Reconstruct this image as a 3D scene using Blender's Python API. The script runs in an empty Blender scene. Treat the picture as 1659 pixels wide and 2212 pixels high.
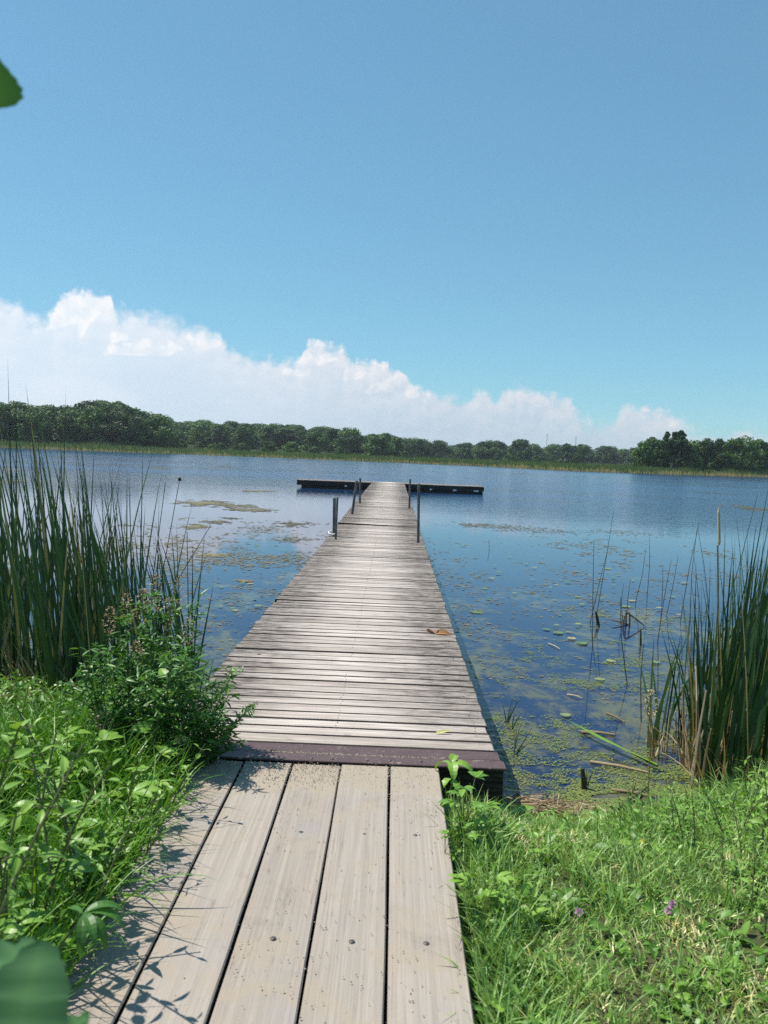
import bpy, math, random
import numpy as np
from mathutils import Matrix, Vector

# ------------------------------------------------------------------ camera, world, sun, exposure
scene = bpy.context.scene
COL = scene.collection
R = math.radians
PW, PH, PF = 1659.0, 2212.0, 1789.0          # photograph measuring grid and focal length in it
CAM_H = 2.05                                 # eye above the water; the deck is at 0.45
ROLL, VP = 2.2, (852.6, 982.7)

def cam_axes():
    d = np.array([VP[0]-PW/2, -(VP[1]-PH/2), -PF]); d /= np.linalg.norm(d)
    r = np.array([math.cos(R(ROLL)), -math.sin(R(ROLL)), 0.0])
    r -= d*r.dot(d); r /= np.linalg.norm(r)
    return np.stack([r, d, np.cross(r, d)], 1)
CM = cam_axes()

def ray(px, py):
    v = CM.T @ np.array([px-PW/2, -(py-PH/2), -PF])
    return v/np.linalg.norm(v)
def at(px, py, z=0.0):                       # where a line of sight meets a level plane
    d = ray(px, py); t = (z-CAM_H)/d[2]
    return np.array([0, 0, CAM_H])+t*d
def deep(px, py, y):                         # ... or an upright plane y metres ahead
    d = ray(px, py)
    return np.array([0, 0, CAM_H])+(y/d[1])*d
def azel(px, py):
    d = ray(px, py)
    return math.atan2(d[0], d[1]), math.asin(d[2])

cam = bpy.data.cameras.new('camera')
cam.sensor_fit = 'VERTICAL'; cam.sensor_height = 36.0
cam.lens = 36.0*PF/PH
cam.clip_start = 0.05; cam.clip_end = 9000
cam.dof.use_dof = True
cam.dof.focus_distance = 9.0
cam.dof.aperture_fstop = cam.lens/5.0        # wide open phone lens
cam_ob = bpy.data.objects.new('camera', cam); COL.objects.link(cam_ob)
mw = Matrix([list(CM.T[i]) + [0] for i in range(3)] + [[0, 0, 0, 1]])
mw.translation = (0, 0, CAM_H)
cam_ob.matrix_world = mw
scene.camera = cam_ob

SUN_EL, SUN_AZ = R(60), R(-70)               # azimuth clockwise from +Y
sdir = Vector((math.sin(SUN_AZ)*math.cos(SUN_EL), math.cos(SUN_AZ)*math.cos(SUN_EL), math.sin(SUN_EL)))
sl = bpy.data.lights.new('sun', 'SUN'); sl.energy = 5.0; sl.angle = R(0.5); sl.color = (1.0, 0.95, 0.87)
so = bpy.data.objects.new('sun', sl); COL.objects.link(so)
so.rotation_euler = sdir.to_track_quat('Z', 'Y').to_euler()
so.location = (-20, 10, 40)

scene.view_settings.view_transform = 'Standard'; scene.view_settings.look = 'None'
scene.view_settings.exposure = 0.3; scene.view_settings.gamma = 1.0
try:
    scene.cycles.max_bounces = 8; scene.cycles.diffuse_bounces = 2; scene.cycles.transmission_bounces = 3; scene.cycles.transparent_max_bounces = 8; scene.cycles.volume_bounces = 0
    scene.cycles.use_denoising = False
except Exception:
    pass

class NT:
    """small helper for node trees"""
    def __init__(s, tree): s.t = tree; s.n = tree.nodes; s.l = tree.links
    def put(s, sock, v):
        if v is None: return
        if isinstance(v, bpy.types.NodeSocket): s.l.new(v, sock)
        elif isinstance(v, (tuple, list)) and sock.type == 'RGBA' and len(v) == 3: sock.default_value = (*v, 1)
        else: sock.default_value = v
    def new(s, typ, inp=None, **kw):
        n = s.n.new(typ)
        for k, v in kw.items(): setattr(n, k, v)
        for k, v in (inp or {}).items(): s.put(n.inputs[k], v)
        return n
    def m(s, op, a, b=None, c=None, clamp=False):
        n = s.n.new('ShaderNodeMath'); n.operation = op; n.use_clamp = clamp
        s.put(n.inputs[0], a); s.put(n.inputs[1], b); s.put(n.inputs[2], c)
        return n.outputs[0]
    def vm(s, op, a, b=None):
        n = s.n.new('ShaderNodeVectorMath'); n.operation = op
        s.put(n.inputs[0], a); s.put(n.inputs[1], b)
        return n.outputs[0]
    def step(s, v, a, b, lo=0.0, hi=1.0):
        n = s.new('ShaderNodeMapRange', {0: v, 1: a, 2: b, 3: lo, 4: hi}, interpolation_type='SMOOTHSTEP'); return n.outputs[0]
    def lin(s, v, a, b, lo=0.0, hi=1.0):
        n = s.new('ShaderNodeMapRange', {0: v, 1: a, 2: b, 3: lo, 4: hi}); return n.outputs[0]
    def mix(s, f, a, b, mode='MIX'):
        n = s.n.new('ShaderNodeMix'); n.data_type = 'RGBA'; n.blend_type = mode; n.clamp_factor = True
        s.put(n.inputs[0], f); s.put(n.inputs[6], a); s.put(n.inputs[7], b); return n.outputs[2]
    def noise(s, vec, scale, detail=4, rough=0.5, dim='3D', w=None, dist=0.0):
        n = s.n.new('ShaderNodeTexNoise'); n.noise_dimensions = dim
        s.put(n.inputs['Vector'], vec); s.put(n.inputs['Scale'], scale); s.put(n.inputs['Detail'], detail)
        s.put(n.inputs['Roughness'], rough); s.put(n.inputs['Distortion'], dist)
        if w is not None: s.put(n.inputs['W'], w)
        return n.outputs[0]
    def vor(s, vec, scale, smooth=None, rand=1.0):
        n = s.n.new('ShaderNodeTexVoronoi'); n.voronoi_dimensions = '2D'; n.feature = 'SMOOTH_F1' if smooth is not None else 'F1'
        s.put(n.inputs['Vector'], vec); s.put(n.inputs['Scale'], scale); s.put(n.inputs['Randomness'], rand)
        if smooth is not None: s.put(n.inputs['Smoothness'], smooth)
        return n.outputs[0]
    def xyz(s, x, y, z):
        n = s.new('ShaderNodeCombineXYZ', {0: x, 1: y, 2: z}); return n.outputs[0]
    def sep(s, v):
        n = s.new('ShaderNodeSeparateXYZ', {0: v}); return n.outputs
    def ramp(s, f, stops, interp='LINEAR'):
        n = s.n.new('ShaderNodeValToRGB'); cr = n.color_ramp; cr.interpolation = interp
        while len(cr.elements) < len(stops): cr.elements.new(0.5)
        for e, (p, c) in zip(cr.elements, stops): e.position = p; e.color = (*c, 1)
        s.put(n.inputs[0], f); return n.outputs[0]

CLOUD_BANK = [(-60, 640), (0, 648), (60, 652), (110, 664), (150, 668), (250, 658), (330, 668), (400, 690), (470, 720), (510, 754), (560, 770), (650, 780), (800, 808), (900, 842), (1050, 858), (1150, 864),
              (1250, 888), (1330, 908), (1450, 918), (1560, 934), (1659, 934), (1800, 936)]
CLOUD_CROWNS = [(-60, 634), (0, 640), (40, 645), (85, 672), (115, 658), (135, 634), (158, 622), (180, 630), (208, 622), (236, 630), (256, 656), (330, 664), (400, 684), (470, 712), (505, 748),
                (555, 766), (615, 770), (645, 768), (664, 740), (690, 732), (712, 738), (738, 740), (756, 768), (800, 778), (840, 786), (875, 802), (898, 828), (950, 842), (1000, 852), (1030, 838),
                (1050, 836), (1072, 854), (1090, 836), (1120, 824), (1150, 828), (1185, 842), (1220, 848), (1246, 872), (1270, 894), (1318, 900), (1340, 872), (1362, 862), (1385, 872), (1440, 886), (1474, 896),
                (1500, 918), (1530, 924), (1560, 930), (1595, 920), (1630, 916), (1665, 928), (1800, 930)]
CLOUD_HEADS = [(195, 690, 34, 40), (245, 728, 26, 16), (285, 758, 72, 22), (362, 756, 32, 18), (452, 742, 40, 26), (120, 700, 50, 26), (700, 775, 56, 36), (772, 806, 54, 30), (850, 806, 40, 24), (820, 838, 70, 26), (890, 848, 46, 18), (660, 800, 50, 16), (1130, 842, 44, 18), (1200, 858, 36, 14), (1462, 912, 24, 12), (1270, 908, 26, 10)]

def build_world():
    w = bpy.data.worlds.new('World'); scene.world = w; w.use_nodes = True
    w.cycles.sampling_method = 'MANUAL'; w.cycles.sample_map_resolution = 512
    g = NT(w.node_tree); g.n.clear()
    sky = g.new('ShaderNodeTexSky', sky_type='NISHITA', sun_disc=False, sun_elevation=SUN_EL, sun_rotation=SUN_AZ % (2*math.pi),
                altitude=2500.0, air_density=1.3, dust_density=0.0, ozone_density=3.0)
    tc = g.new('ShaderNodeTexCoord').outputs['Generated']
    x, y, z = g.sep(tc)
    az = g.m('ARCTAN2', x, y); el = g.m('ARCSINE', z)
    # height of the cloud bank over the horizon against azimuth
    A0, A1, E1 = -0.62, 0.62, 0.30

    def profile(table):
        fc = g.n.new('ShaderNodeFloatCurve'); cu = fc.mapping.curves[0]
        pts = [((azel(*q)[0]-A0)/(A1-A0), azel(*q)[1]/E1) for q in table]
        pts = [(0.0, 0.5)] + [q for q in pts if 0.01 < q[0] < 0.99] + [(1.0, 0.12)]
        while len(cu.points) < len(pts): cu.points.new(0.5, 0.5)
        for q, (a, b) in zip(cu.points, pts): q.location = (a, b); q.handle_type = 'AUTO_CLAMPED'
        fc.mapping.update()
        g.put(fc.inputs['Factor'], 1.0); g.put(fc.inputs['Value'], g.lin(az, A0, A1))
        return g.m('MULTIPLY', fc.outputs[0], E1)
    h = profile(CLOUD_BANK); hc = profile(CLOUD_CROWNS)
    heads = []
    for px, py, rx, ry in CLOUD_HEADS:
        a, e = azel(px, py); heads.append((a, e, 1.2*rx/PF, 1.2*ry/PF))

    def field(off):
        """heads heaped up from many billows; positive inside"""
        q = g.vm('ADD', g.xyz(az, el, 0.0), off)
        wq = g.new('ShaderNodeTexNoise', {'Vector': q, 'Scale': 34.0, 'Detail': 3.0, 'Roughness': 0.55}).outputs['Color']
        q = g.vm('ADD', q, g.vm('MULTIPLY', g.vm('SUBTRACT', wq, (0.5, 0.5, 0.5)), (0.020, 0.016, 0.0)))
        f = None
        for a, e, rx, ry in heads:
            dv = g.vm('SUBTRACT', q, (a, e, 0.0))
            dv = g.vm('MAXIMUM', g.vm('MULTIPLY', dv, (1/rx, 1/ry, 0.0)), g.vm('MULTIPLY', dv, (1/rx, 0.7/ry, 0.0)))
            r = g.new('ShaderNodeVectorMath', {0: dv}, operation='LENGTH').outputs['Value']
            v = g.m('MULTIPLY', g.m('SUBTRACT', 1.0, r), min(1.0, ry*60))
            f = v if f is None else g.m('SMOOTH_MAX', f, v, 0.18)
        b = g.vor(q, 58.0, 0.5); c = g.vor(q, 140.0); n = g.noise(q, 110.0, 5, 0.6)
        lump = g.m('MULTIPLY_ADD', g.m('SUBTRACT', 0.42, b), 0.55, g.m('MULTIPLY_ADD', g.m('SUBTRACT', 0.40, c), 0.24, g.m('MULTIPLY', g.m('SUBTRACT', n, 0.5), 0.38)))
        return f, lump
    (s0, b0), (s1, b1) = field((0, 0, 0)), field((-0.006, 0.0095, 0))
    side = g.step(g.m('SUBTRACT', s0, s1), -0.20, 0.30)               # which way the inner heaps face
    fine = g.step(g.m('SUBTRACT', b0, b1), -0.34, 0.34)              # light on the small billows
    left = g.step(az, -0.45, 0.35, 1.0, 0.0); hl = g.step(az, -0.46, 0.14, 1.0, 0.0)
    wisp = g.noise(g.xyz(g.m('MULTIPLY', az, 6.0), g.m('MULTIPLY', el, 15.0), 2.0), 1.0, 5, 0.55)
    patchy = g.noise(g.xyz(g.m('MULTIPLY', az, 9.0), g.m('MULTIPLY', el, 7.0), 5.0), 1.0, 3, 0.5)
    peak = g.step(g.m('SUBTRACT', hc, h), -0.003, 0.012)
    e = g.m('MULTIPLY_ADD', b0, 0.024, g.m('SUBTRACT', hc, el))
    w = g.m('MULTIPLY_ADD', peak, -0.013, g.m('MULTIPLY_ADD', g.step(patchy, 0.42, 0.6), 0.012, 0.021))
    body = g.new('ShaderNodeMapRange', {0: e, 1: -0.001, 2: w, 3: 0.0, 4: 1.0}, interpolation_type='SMOOTHSTEP').outputs[0]
    crown = g.m('MULTIPLY', g.m('POWER', 2.718, g.m("MULTIPLY", g.m("MAXIMUM", e, 0.0), -26.0)), g.m('MULTIPLY_ADD', peak, 0.65, 0.42))
    inner = g.m('MULTIPLY', g.step(g.m('ADD', s0, g.m('MULTIPLY', b0, 0.8)), -0.12, 0.42), g.step(side, 0.05, 0.75))
    br = g.m('MAXIMUM', crown, g.m('MULTIPLY', inner, 0.85))
    br = g.m('MULTIPLY', br, g.m("MULTIPLY_ADD", fine, 0.70, 0.50), clamp=True)
    hazec = g.mix(hl, (0.56, 0.68, 0.81), (0.83, 0.93, 1.04))
    hazec = g.mix(g.step(wisp, 0.38, 0.60, 0.40, 0.0), hazec, g.mix(hl, (0.50, 0.64, 0.80), (0.62, 0.80, 0.97)))
    white = g.mix(left, (0.88, 0.865, 0.91), (1.06, 1.07, 1.09))
    cloud = g.mix(br, hazec, white)
    fade = g.m('MULTIPLY', body, g.m('MAXIMUM', br, g.step(az, -0.2, 0.5, 0.97, 0.82)))
    soft_sky = g.new('ShaderNodeGamma', {0: sky.outputs[0], 1: 0.6}).outputs[0]
    tint = g.vm('MULTIPLY', soft_sky, (1.19, 1.96, 2.20))
    base = g.new('ShaderNodeBackground', {0: tint, 1: SKY})
    cl = g.new('ShaderNodeBackground', {0: cloud, 1: 0.765})
    mx = g.new('ShaderNodeMixShader', {0: fade, 1: base.outputs[0], 2: cl.outputs[0]})
    out = g.new('ShaderNodeOutputWorld', {0: mx.outputs[0]})
SKY = 0.0935
build_world()

# ------------------------------------------------------------------ mesh helpers
class MB:
    """collects polygons; build() links them as ONE mesh object"""
    def __init__(s): s.v = []; s.f = []; s.t = []; s.mi = []; s.n = 0
    def add(s, V, F, tint=None, mat=0):
        V = np.asarray(V, float).reshape(-1, 3); F = np.asarray(F, int)
        if len(V) == 0 or len(F) == 0: return s
        s.v.append(V); s.f.append(F+s.n); s.mi.append(np.full(len(F), mat))
        if tint is None: tint = 0.5
        s.t.append(np.broadcast_to(np.asarray(tint, float), (len(V),)).copy())
        s.n += len(V); return s
    def mesh(s, name, mats, smooth=False):
        me = bpy.data.meshes.new(name)
        V = np.concatenate(s.v); me.vertices.add(len(V)); me.vertices.foreach_set('co', V.ravel().astype(np.float32))
        li = np.concatenate([f.ravel() for f in s.f]); tot = np.concatenate([np.full(len(f), f.shape[1]) for f in s.f])
        me.loops.add(len(li)); me.loops.foreach_set('vertex_index', li.astype(np.int32))
        me.polygons.add(len(tot)); st = np.concatenate([[0], np.cumsum(tot)[:-1]])
        me.polygons.foreach_set('loop_start', st.astype(np.int32)); me.polygons.foreach_set('loop_total', tot.astype(np.int32))
        me.polygons.foreach_set('material_index', np.concatenate(s.mi).astype(np.int32))
        me.polygons.foreach_set('use_smooth', np.full(len(tot), smooth))
        a = me.attributes.new('tint', 'FLOAT', 'POINT'); a.data.foreach_set('value', np.concatenate(s.t).astype(np.float32))
        me.update(calc_edges=True); me.validate()
        for m in (mats if isinstance(mats, (list, tuple)) else [mats]): me.materials.append(m)
        return me
    def build(s, name, mats, parent=None, smooth=False, loc=None):
        o = bpy.data.objects.new(name, s.mesh(name, mats, smooth)); COL.objects.link(o)
        if loc is not None: o.location = loc
        if parent is not None: o.parent = parent
        return o

def tag(o, label=None, cat=None, group=None, kind=None):
    if label: o['label'] = label
    if cat: o['category'] = cat
    if group: o['group'] = group
    if kind: o['kind'] = kind
    return o
def thing(name, label, cat, loc=(0, 0, 0), rz=0.0, group=None, scale=1.0):
    o = bpy.data.objects.new(name, None); COL.objects.link(o); o.empty_display_size = 0.1
    o.location = loc; o.rotation_euler = (0, 0, rz); o.scale = (scale,)*3
    return tag(o, label, cat, group)
def dup(root, loc, rz=0.0, scale=1.0, label=None, group=None, tilt=(0, 0)):
    r = root.copy(); COL.objects.link(r); r.location = loc; r.rotation_euler = (tilt[0], tilt[1], rz)
    r.scale = (scale,)*3 if not isinstance(scale, tuple) else scale
    if label: r['label'] = label
    if group: r['group'] = group
    for ch in list(root.children):
        c = ch.copy(); COL.objects.link(c); c.parent = r
        for gch in ch.children:
            d = gch.copy(); COL.objects.link(d); d.parent = c
    return r

def box(mb, lo, hi, tint=0.5, mat=0, rz=0.0, jit=0.0, rng=None):
    (x0, y0, z0), (x1, y1, z1) = lo, hi
    V = np.array([[x0, y0, z0], [x1, y0, z0], [x1, y1, z0], [x0, y1, z0], [x0, y0, z1], [x1, y0, z1], [x1, y1, z1], [x0, y1, z1]], float)
    if jit: V += rng.normal(0, jit, V.shape)
    if rz:
        c = V.mean(0); q = V-c; V = c+np.stack([q[:, 0]*math.cos(rz)-q[:, 1]*math.sin(rz), q[:, 0]*math.sin(rz)+q[:, 1]*math.cos(rz), q[:, 2]], 1)
    F = [[0, 3, 2, 1], [4, 5, 6, 7], [0, 1, 5, 4], [1, 2, 6, 5], [2, 3, 7, 6], [3, 0, 4, 7]]
    return mb.add(V, F, tint, mat)
def cbox(mb, lo, hi, ch, tint=0.5, mat=0, dz=None):
    """board with chamfered top edges; dz = lift of the four top corners"""
    (x0, y0, z0), (x1, y1, z1) = lo, hi; c = ch
    V = np.array([[x0, y0, z0], [x1, y0, z0], [x1, y1, z0], [x0, y1, z0],
                  [x0, y0, z1-c], [x1, y0, z1-c], [x1, y1, z1-c], [x0, y1, z1-c],
                  [x0+c, y0+c, z1], [x1-c, y0+c, z1], [x1-c, y1-c, z1], [x0+c, y1-c, z1]], float)
    if dz is not None: V[4:8, 2] += dz; V[8:12, 2] += dz
    F = [[0, 3, 2, 1], [8, 9, 10, 11]]
    for a in range(4):
        b = (a+1) % 4; F += [[a, b, 4+b, 4+a], [4+a, 4+b, 8+b, 8+a]]
    return mb.add(V, F, tint, mat)
def tube(mb, pts, rad, n=6, tint=0.5, mat=0, cap=True):
    P = np.asarray(pts, float); k = len(P); rad = np.broadcast_to(np.asarray(rad, float), (k,))
    T = np.gradient(P, axis=0); T /= np.linalg.norm(T, axis=1)[:, None]+1e-12
    ref = np.array([1.0, 0.13, 0.0]) if abs(T[:, 2]).mean() > 0.5 else np.array([0.02, 0.03, 1.0])
    A = np.cross(T, ref); A /= np.linalg.norm(A, axis=1)[:, None]+1e-12; B = np.cross(T, A)
    an = np.linspace(0, 2*math.pi, n, endpoint=False)
    V = P[:, None]+rad[:, None, None]*(A[:, None]*np.cos(an)[None, :, None]+B[:, None]*np.sin(an)[None, :, None])
    i = np.arange(k-1)[:, None]*n; j = np.arange(n)[None]; j2 = (j+1) % n
    F = np.stack([i+j, i+j2, i+n+j2, i+n+j], -1).reshape(-1, 4)
    mb.add(V.reshape(-1, 3), F, tint, mat)
    if cap: mb.add(V[-1], [list(range(n))], tint, mat); mb.add(V[0], [list(range(n))[::-1]], tint, mat)
    return mb
def dome(mb, c, r, h, n=10, tint=0.5, mat=0):
    V = []; rings = 4
    for a in range(rings):
        th = a/rings*math.pi/2
        for b in range(n): V.append((c[0]+r*math.cos(th)*math.cos(2*math.pi*b/n), c[1]+r*math.cos(th)*math.sin(2*math.pi*b/n), c[2]+h*math.sin(th)))
    V.append((c[0], c[1], c[2]+h)); F = []
    for a in range(rings-1):
        for b in range(n): F.append([a*n+b, a*n+(b+1) % n, (a+1)*n+(b+1) % n, (a+1)*n+b])
    mb.add(V, F, tint, mat)
    mb.add(V[-n-1:], [[b, (b+1) % n, n] for b in range(n)], tint, mat)

def blades(mb, base, az, L, lean, bend, w, n=4, tint=0.5, mat=0, face=None, flare=0.0):
    """grass or reed blades: narrow ribbons that taper to a point"""
    base = np.asarray(base, float); N = len(base); B = lambda q: np.broadcast_to(np.asarray(q, float), (N,))
    az, L, lean, bend, w = map(B, (az, L, lean, bend, w)); t = np.linspace(0, 1, n+1)
    th = lean[:, None]+bend[:, None]*t[None]
    stp = (L/n)[:, None]
    r = np.concatenate([np.zeros((N, 1)), np.cumsum(np.sin((th[:, :-1]+th[:, 1:])/2)*stp, 1)], 1)
    z = np.concatenate([np.zeros((N, 1)), np.cumsum(np.cos((th[:, :-1]+th[:, 1:])/2)*stp, 1)], 1)
    P = base[:, None]+np.stack([r*np.cos(az)[:, None], r*np.sin(az)[:, None], z], -1)
    fa = B(az+math.pi/2 if face is None else face)
    S = np.stack([np.cos(fa), np.sin(fa), np.zeros(N)], -1)[:, None]
    prof = (1-t**2.2)*(1-flare*(1-t))
    hw = (w/2)[:, None, None]*prof[None, :, None]
    V = np.stack([P-S*hw, P+S*hw], 2)                       # N, n+1, 2, 3
    i = np.arange(N)[:, None]*(n+1)*2+np.arange(n)[None]*2
    F = np.stack([i, i+1, i+3, i+2], -1).reshape(-1, 4)
    tt = np.repeat(B(tint), (n+1)*2)
    return mb.add(V.reshape(-1, 3), F, tt, mat)

PROF = {'obtooth': lambda t: np.sin(np.pi*np.clip(t, 0, 1)**1.7)**.75*(1-.10*(np.arange(len(t)) % 2)), 'round': lambda t: np.sin(np.pi*np.clip(t, 0, 1)**.8)**.5, 'ovate': lambda t: np.sin(np.pi*np.clip(t, 0, 1)**0.72)**0.85, 'lance': lambda t: np.sin(np.pi*t**0.8)**1.1,
        'obovate': lambda t: np.sin(np.pi*t**1.5)**0.9, 'heart': lambda t: np.where(t < 0.08, 0.75*t/0.08, np.sin(np.pi*(0.27+0.73*t))**0.9),
        'tooth': lambda t: np.sin(np.pi*t**0.72)**0.85*(1-0.13*(np.arange(len(t)) % 2))}
def leaves(mb, org, az, el, L, W, droop=0.4, roll=0.0, n=5, prof='ovate', fold=0.25, tint=0.5, mat=0):
    """broad leaves folded a little along the midrib"""
    org = np.asarray(org, float); N = len(org); B = lambda q: np.broadcast_to(np.asarray(q, float), (N,))
    az, el, L, W, droop, roll = map(B, (az, el, L, W, droop, roll)); t = np.linspace(0, 1, n+1)
    a = el[:, None]-droop[:, None]*t[None]; stp = (L/n)[:, None]; am = (a[:, :-1]+a[:, 1:])/2
    r = np.concatenate([np.zeros((N, 1)), np.cumsum(np.cos(am)*stp, 1)], 1); z = np.concatenate([np.zeros((N, 1)), np.cumsum(np.sin(am)*stp, 1)], 1)
    ca, sa = np.cos(az)[:, None], np.sin(az)[:, None]
    P = org[:, None]+np.stack([r*ca, r*sa, z], -1)
    S0 = np.stack([-sa*np.ones_like(a), ca*np.ones_like(a), np.zeros_like(a)], -1)
    U0 = np.stack([-np.sin(a)*ca, -np.sin(a)*sa, np.cos(a)], -1)
    cr, sr = np.cos(roll)[:, None, None], np.sin(roll)[:, None, None]
    S = S0*cr+U0*sr; U = U0*cr-S0*sr
    hw = ((W/2)[:, None]*PROF[prof](t)[None])[..., None]
    V = np.stack([P+S*hw+U*hw*fold, P, P-S*hw+U*hw*fold], 2)
    i = np.arange(N)[:, None]*(n+1)*3+np.arange(n)[None]*3
    F = np.concatenate([np.stack([i, i+1, i+4, i+3], -1), np.stack([i+1, i+2, i+5, i+4], -1)], 1).reshape(-1, 4)
    tt = np.clip((B(tint)[:, None, None]+np.zeros((1, n+1, 3))+np.array([-.06, .16, -.06])), 0, 1).ravel()
    return mb.add(V.reshape(-1, 3), F, tt, mat)

def vnoise(x, y, seed=0):
    rg = np.random.default_rng(seed); G = rg.random((256, 256))
    xi, yi = np.floor(x).astype(int), np.floor(y).astype(int); fx, fy = x-xi, y-yi
    fx = fx*fx*(3-2*fx); fy = fy*fy*(3-2*fy); g = lambda a, b: G[a % 256, b % 256]
    return (g(xi, yi)*(1-fx)+g(xi+1, yi)*fx)*(1-fy)+(g(xi, yi+1)*(1-fx)+g(xi+1, yi+1)*fx)*fy
def fbm(x, y, seed=0, oct=4):
    s = 0; a = 0.5; tot = 0
    for k in range(oct): s = s+a*vnoise(x*2**k+17.3*k, y*2**k+5.1*k, seed+k); tot += a; a *= 0.5
    return s/tot
def sstep(a, b, x): t = np.clip((x-a)/(b-a), 0, 1); return t*t*(3-2*t)

# ------------------------------------------------------------------ materials
def mat(name, fn):
    m = bpy.data.materials.new(name); m.use_nodes = True; g = NT(m.node_tree); g.n.clear()
    out = g.new('ShaderNodeOutputMaterial'); fn(g, out); return m
def attr(g, name='tint'): return g.new('ShaderNodeAttribute', attribute_name=name).outputs['Fac']
def pos(g): return g.new('ShaderNodeNewGeometry').outputs['Position']
def bsdf(g, out, color, rough=0.6, spec=0.5, normal=None, metal=0.0):
    b = g.new('ShaderNodeBsdfPrincipled', {'Base Color': color, 'Roughness': rough, 'Specular IOR Level': spec, 'Metallic': metal})
    if normal is not None: g.put(b.inputs['Normal'], normal)
    g.put(out.inputs[0], b.outputs[0]); return b
def bump(g, h, strength=0.3, dist=0.01):
    return g.new('ShaderNodeBump', {'Height': h, 'Strength': strength, 'Distance': dist}).outputs[0]
def leafmat(name, stops, trans=0.24, rough=0.42, spec=0.4, vary=0.0, tgain=(1.3, 1.25, 0.5)):
    def fn(g, out):
        t = attr(g)
        if vary:
            r = g.new('ShaderNodeObjectInfo').outputs['Random']
            t = g.m('ADD', t, g.m('MULTIPLY', g.m('SUBTRACT', r, 0.5), vary), clamp=True)
        c = g.ramp(t, stops)
        nz = g.noise(pos(g), 60.0, 3)
        c = g.mix(g.m('MULTIPLY', nz, 0.35), c, (0.5, 0.5, 0.5), 'SOFT_LIGHT')
        b = g.new('ShaderNodeBsdfPrincipled', {'Base Color': c, 'Roughness': rough, 'Specular IOR Level': spec})
        tc = g.vm('MULTIPLY', c, tgain)
        tr = g.new('ShaderNodeBsdfTranslucent', {0: tc})
        mx = g.new('ShaderNodeMixShader', {0: trans, 1: b.outputs[0], 2: tr.outputs[0]})
        g.put(out.inputs[0], mx.outputs[0])
    return mat(name, fn)

GRASS_L = leafmat('grass_blade_tall', [(0, (0.066, 0.176, 0.015)), (0.55, (0.114, 0.282, 0.023)), (0.88, (0.193, 0.366, 0.035)), (1, (0.408, 0.436, 0.090))])
GRASS_R = leafmat('grass_blade_short', [(0, (0.145, 0.277, 0.074)), (0.5, (0.265, 0.437, 0.117)), (0.8, (0.450, 0.576, 0.195)), (1, (0.900, 0.799, 0.444))])
WEED = leafmat('weed_leaf', [(0, (0.060, 0.148, 0.022)), (0.5, (0.126, 0.267, 0.035)), (1, (0.238, 0.406, 0.062))], vary=0.4)
REED = leafmat('reed_blade', [(0, (0.019, 0.048, 0.019)), (0.6, (0.037, 0.090, 0.031)), (0.9, (0.079, 0.148, 0.048)), (1, (0.317, 0.254, 0.127))], trans=0.22, rough=0.4, vary=0.2)
SHRUB = leafmat('shrub_leaf', [(0, (0.041, 0.121, 0.023)), (0.6, (0.082, 0.210, 0.038)), (1, (0.177, 0.356, 0.065))], trans=0.3)
DARKLEAF = leafmat('burdock_leaf', [(0, (0.021, 0.065, 0.029)), (0.5, (0.046, 0.124, 0.050)), (1, (0.078, 0.182, 0.066))], trans=0.2, rough=0.75, spec=0.12)
STRAW = leafmat('dead_reed', [(0, (0.16, 0.10, 0.055)), (0.5, (0.36, 0.26, 0.14)), (1, (0.55, 0.45, 0.29))], trans=0.15, rough=0.6, tgain=(1, 0.9, 0.7))
SEED = leafmat('seed_head', [(0, (0.25, 0.17, 0.09)), (0.5, (0.46, 0.36, 0.21)), (1, (0.60, 0.51, 0.33))], trans=0.2, rough=0.7, tgain=(1, 0.9, 0.7))
ALGA = leafmat('duckweed', [(0, (0.07, 0.10, 0.03)), (0.5, (0.16, 0.22, 0.05)), (0.8, (0.27, 0.30, 0.08)), (1, (0.33, 0.23, 0.10))], trans=0.12, rough=0.5)
MATS_FAR = leafmat('algae_mat', [(0, (0.07, 0.07, 0.035)), (0.6, (0.16, 0.14, 0.07)), (1, (0.27, 0.22, 0.11))], trans=0.1, rough=0.6)
PADM = leafmat('lily_pad', [(0, (0.12, 0.20, 0.05)), (0.55, (0.30, 0.33, 0.10)), (0.8, (0.42, 0.36, 0.13)), (1, (0.36, 0.13, 0.07))], trans=0.15, rough=0.35, vary=0.9)
CROWN = leafmat('tree_crown', [(0, (0.016, 0.046, 0.016)), (0.5, (0.048, 0.113, 0.028)), (1, (0.117, 0.210, 0.055))], trans=0.22, rough=0.55, vary=0.75, spec=0.3)
FARREED = leafmat('far_reed', [(0, (0.084, 0.143, 0.045)), (0.6, (0.151, 0.218, 0.067)), (0.85, (0.252, 0.260, 0.105)), (1, (0.605, 0.454, 0.223))], trans=0.25, rough=0.6)
FLOWER = leafmat('clover_flower', [(0, (0.42, 0.16, 0.38)), (1, (0.62, 0.36, 0.56))], trans=0.2, rough=0.6, tgain=(1, 1, 1))
YELLOW = leafmat('yellow_petal', [(0, (0.75, 0.50, 0.03)), (1, (0.85, 0.62, 0.05))], trans=0.2, tgain=(1, 1, 1))
DRYLEAF = leafmat('dry_leaf', [(0, (0.30, 0.13, 0.05)), (1, (0.42, 0.22, 0.10))], trans=0.15, tgain=(1, .8, .5))
PALELEAF = leafmat('pale_leaf', [(0, (0.50, 0.52, 0.18)), (1, (0.62, 0.60, 0.28))], trans=0.2)

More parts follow.
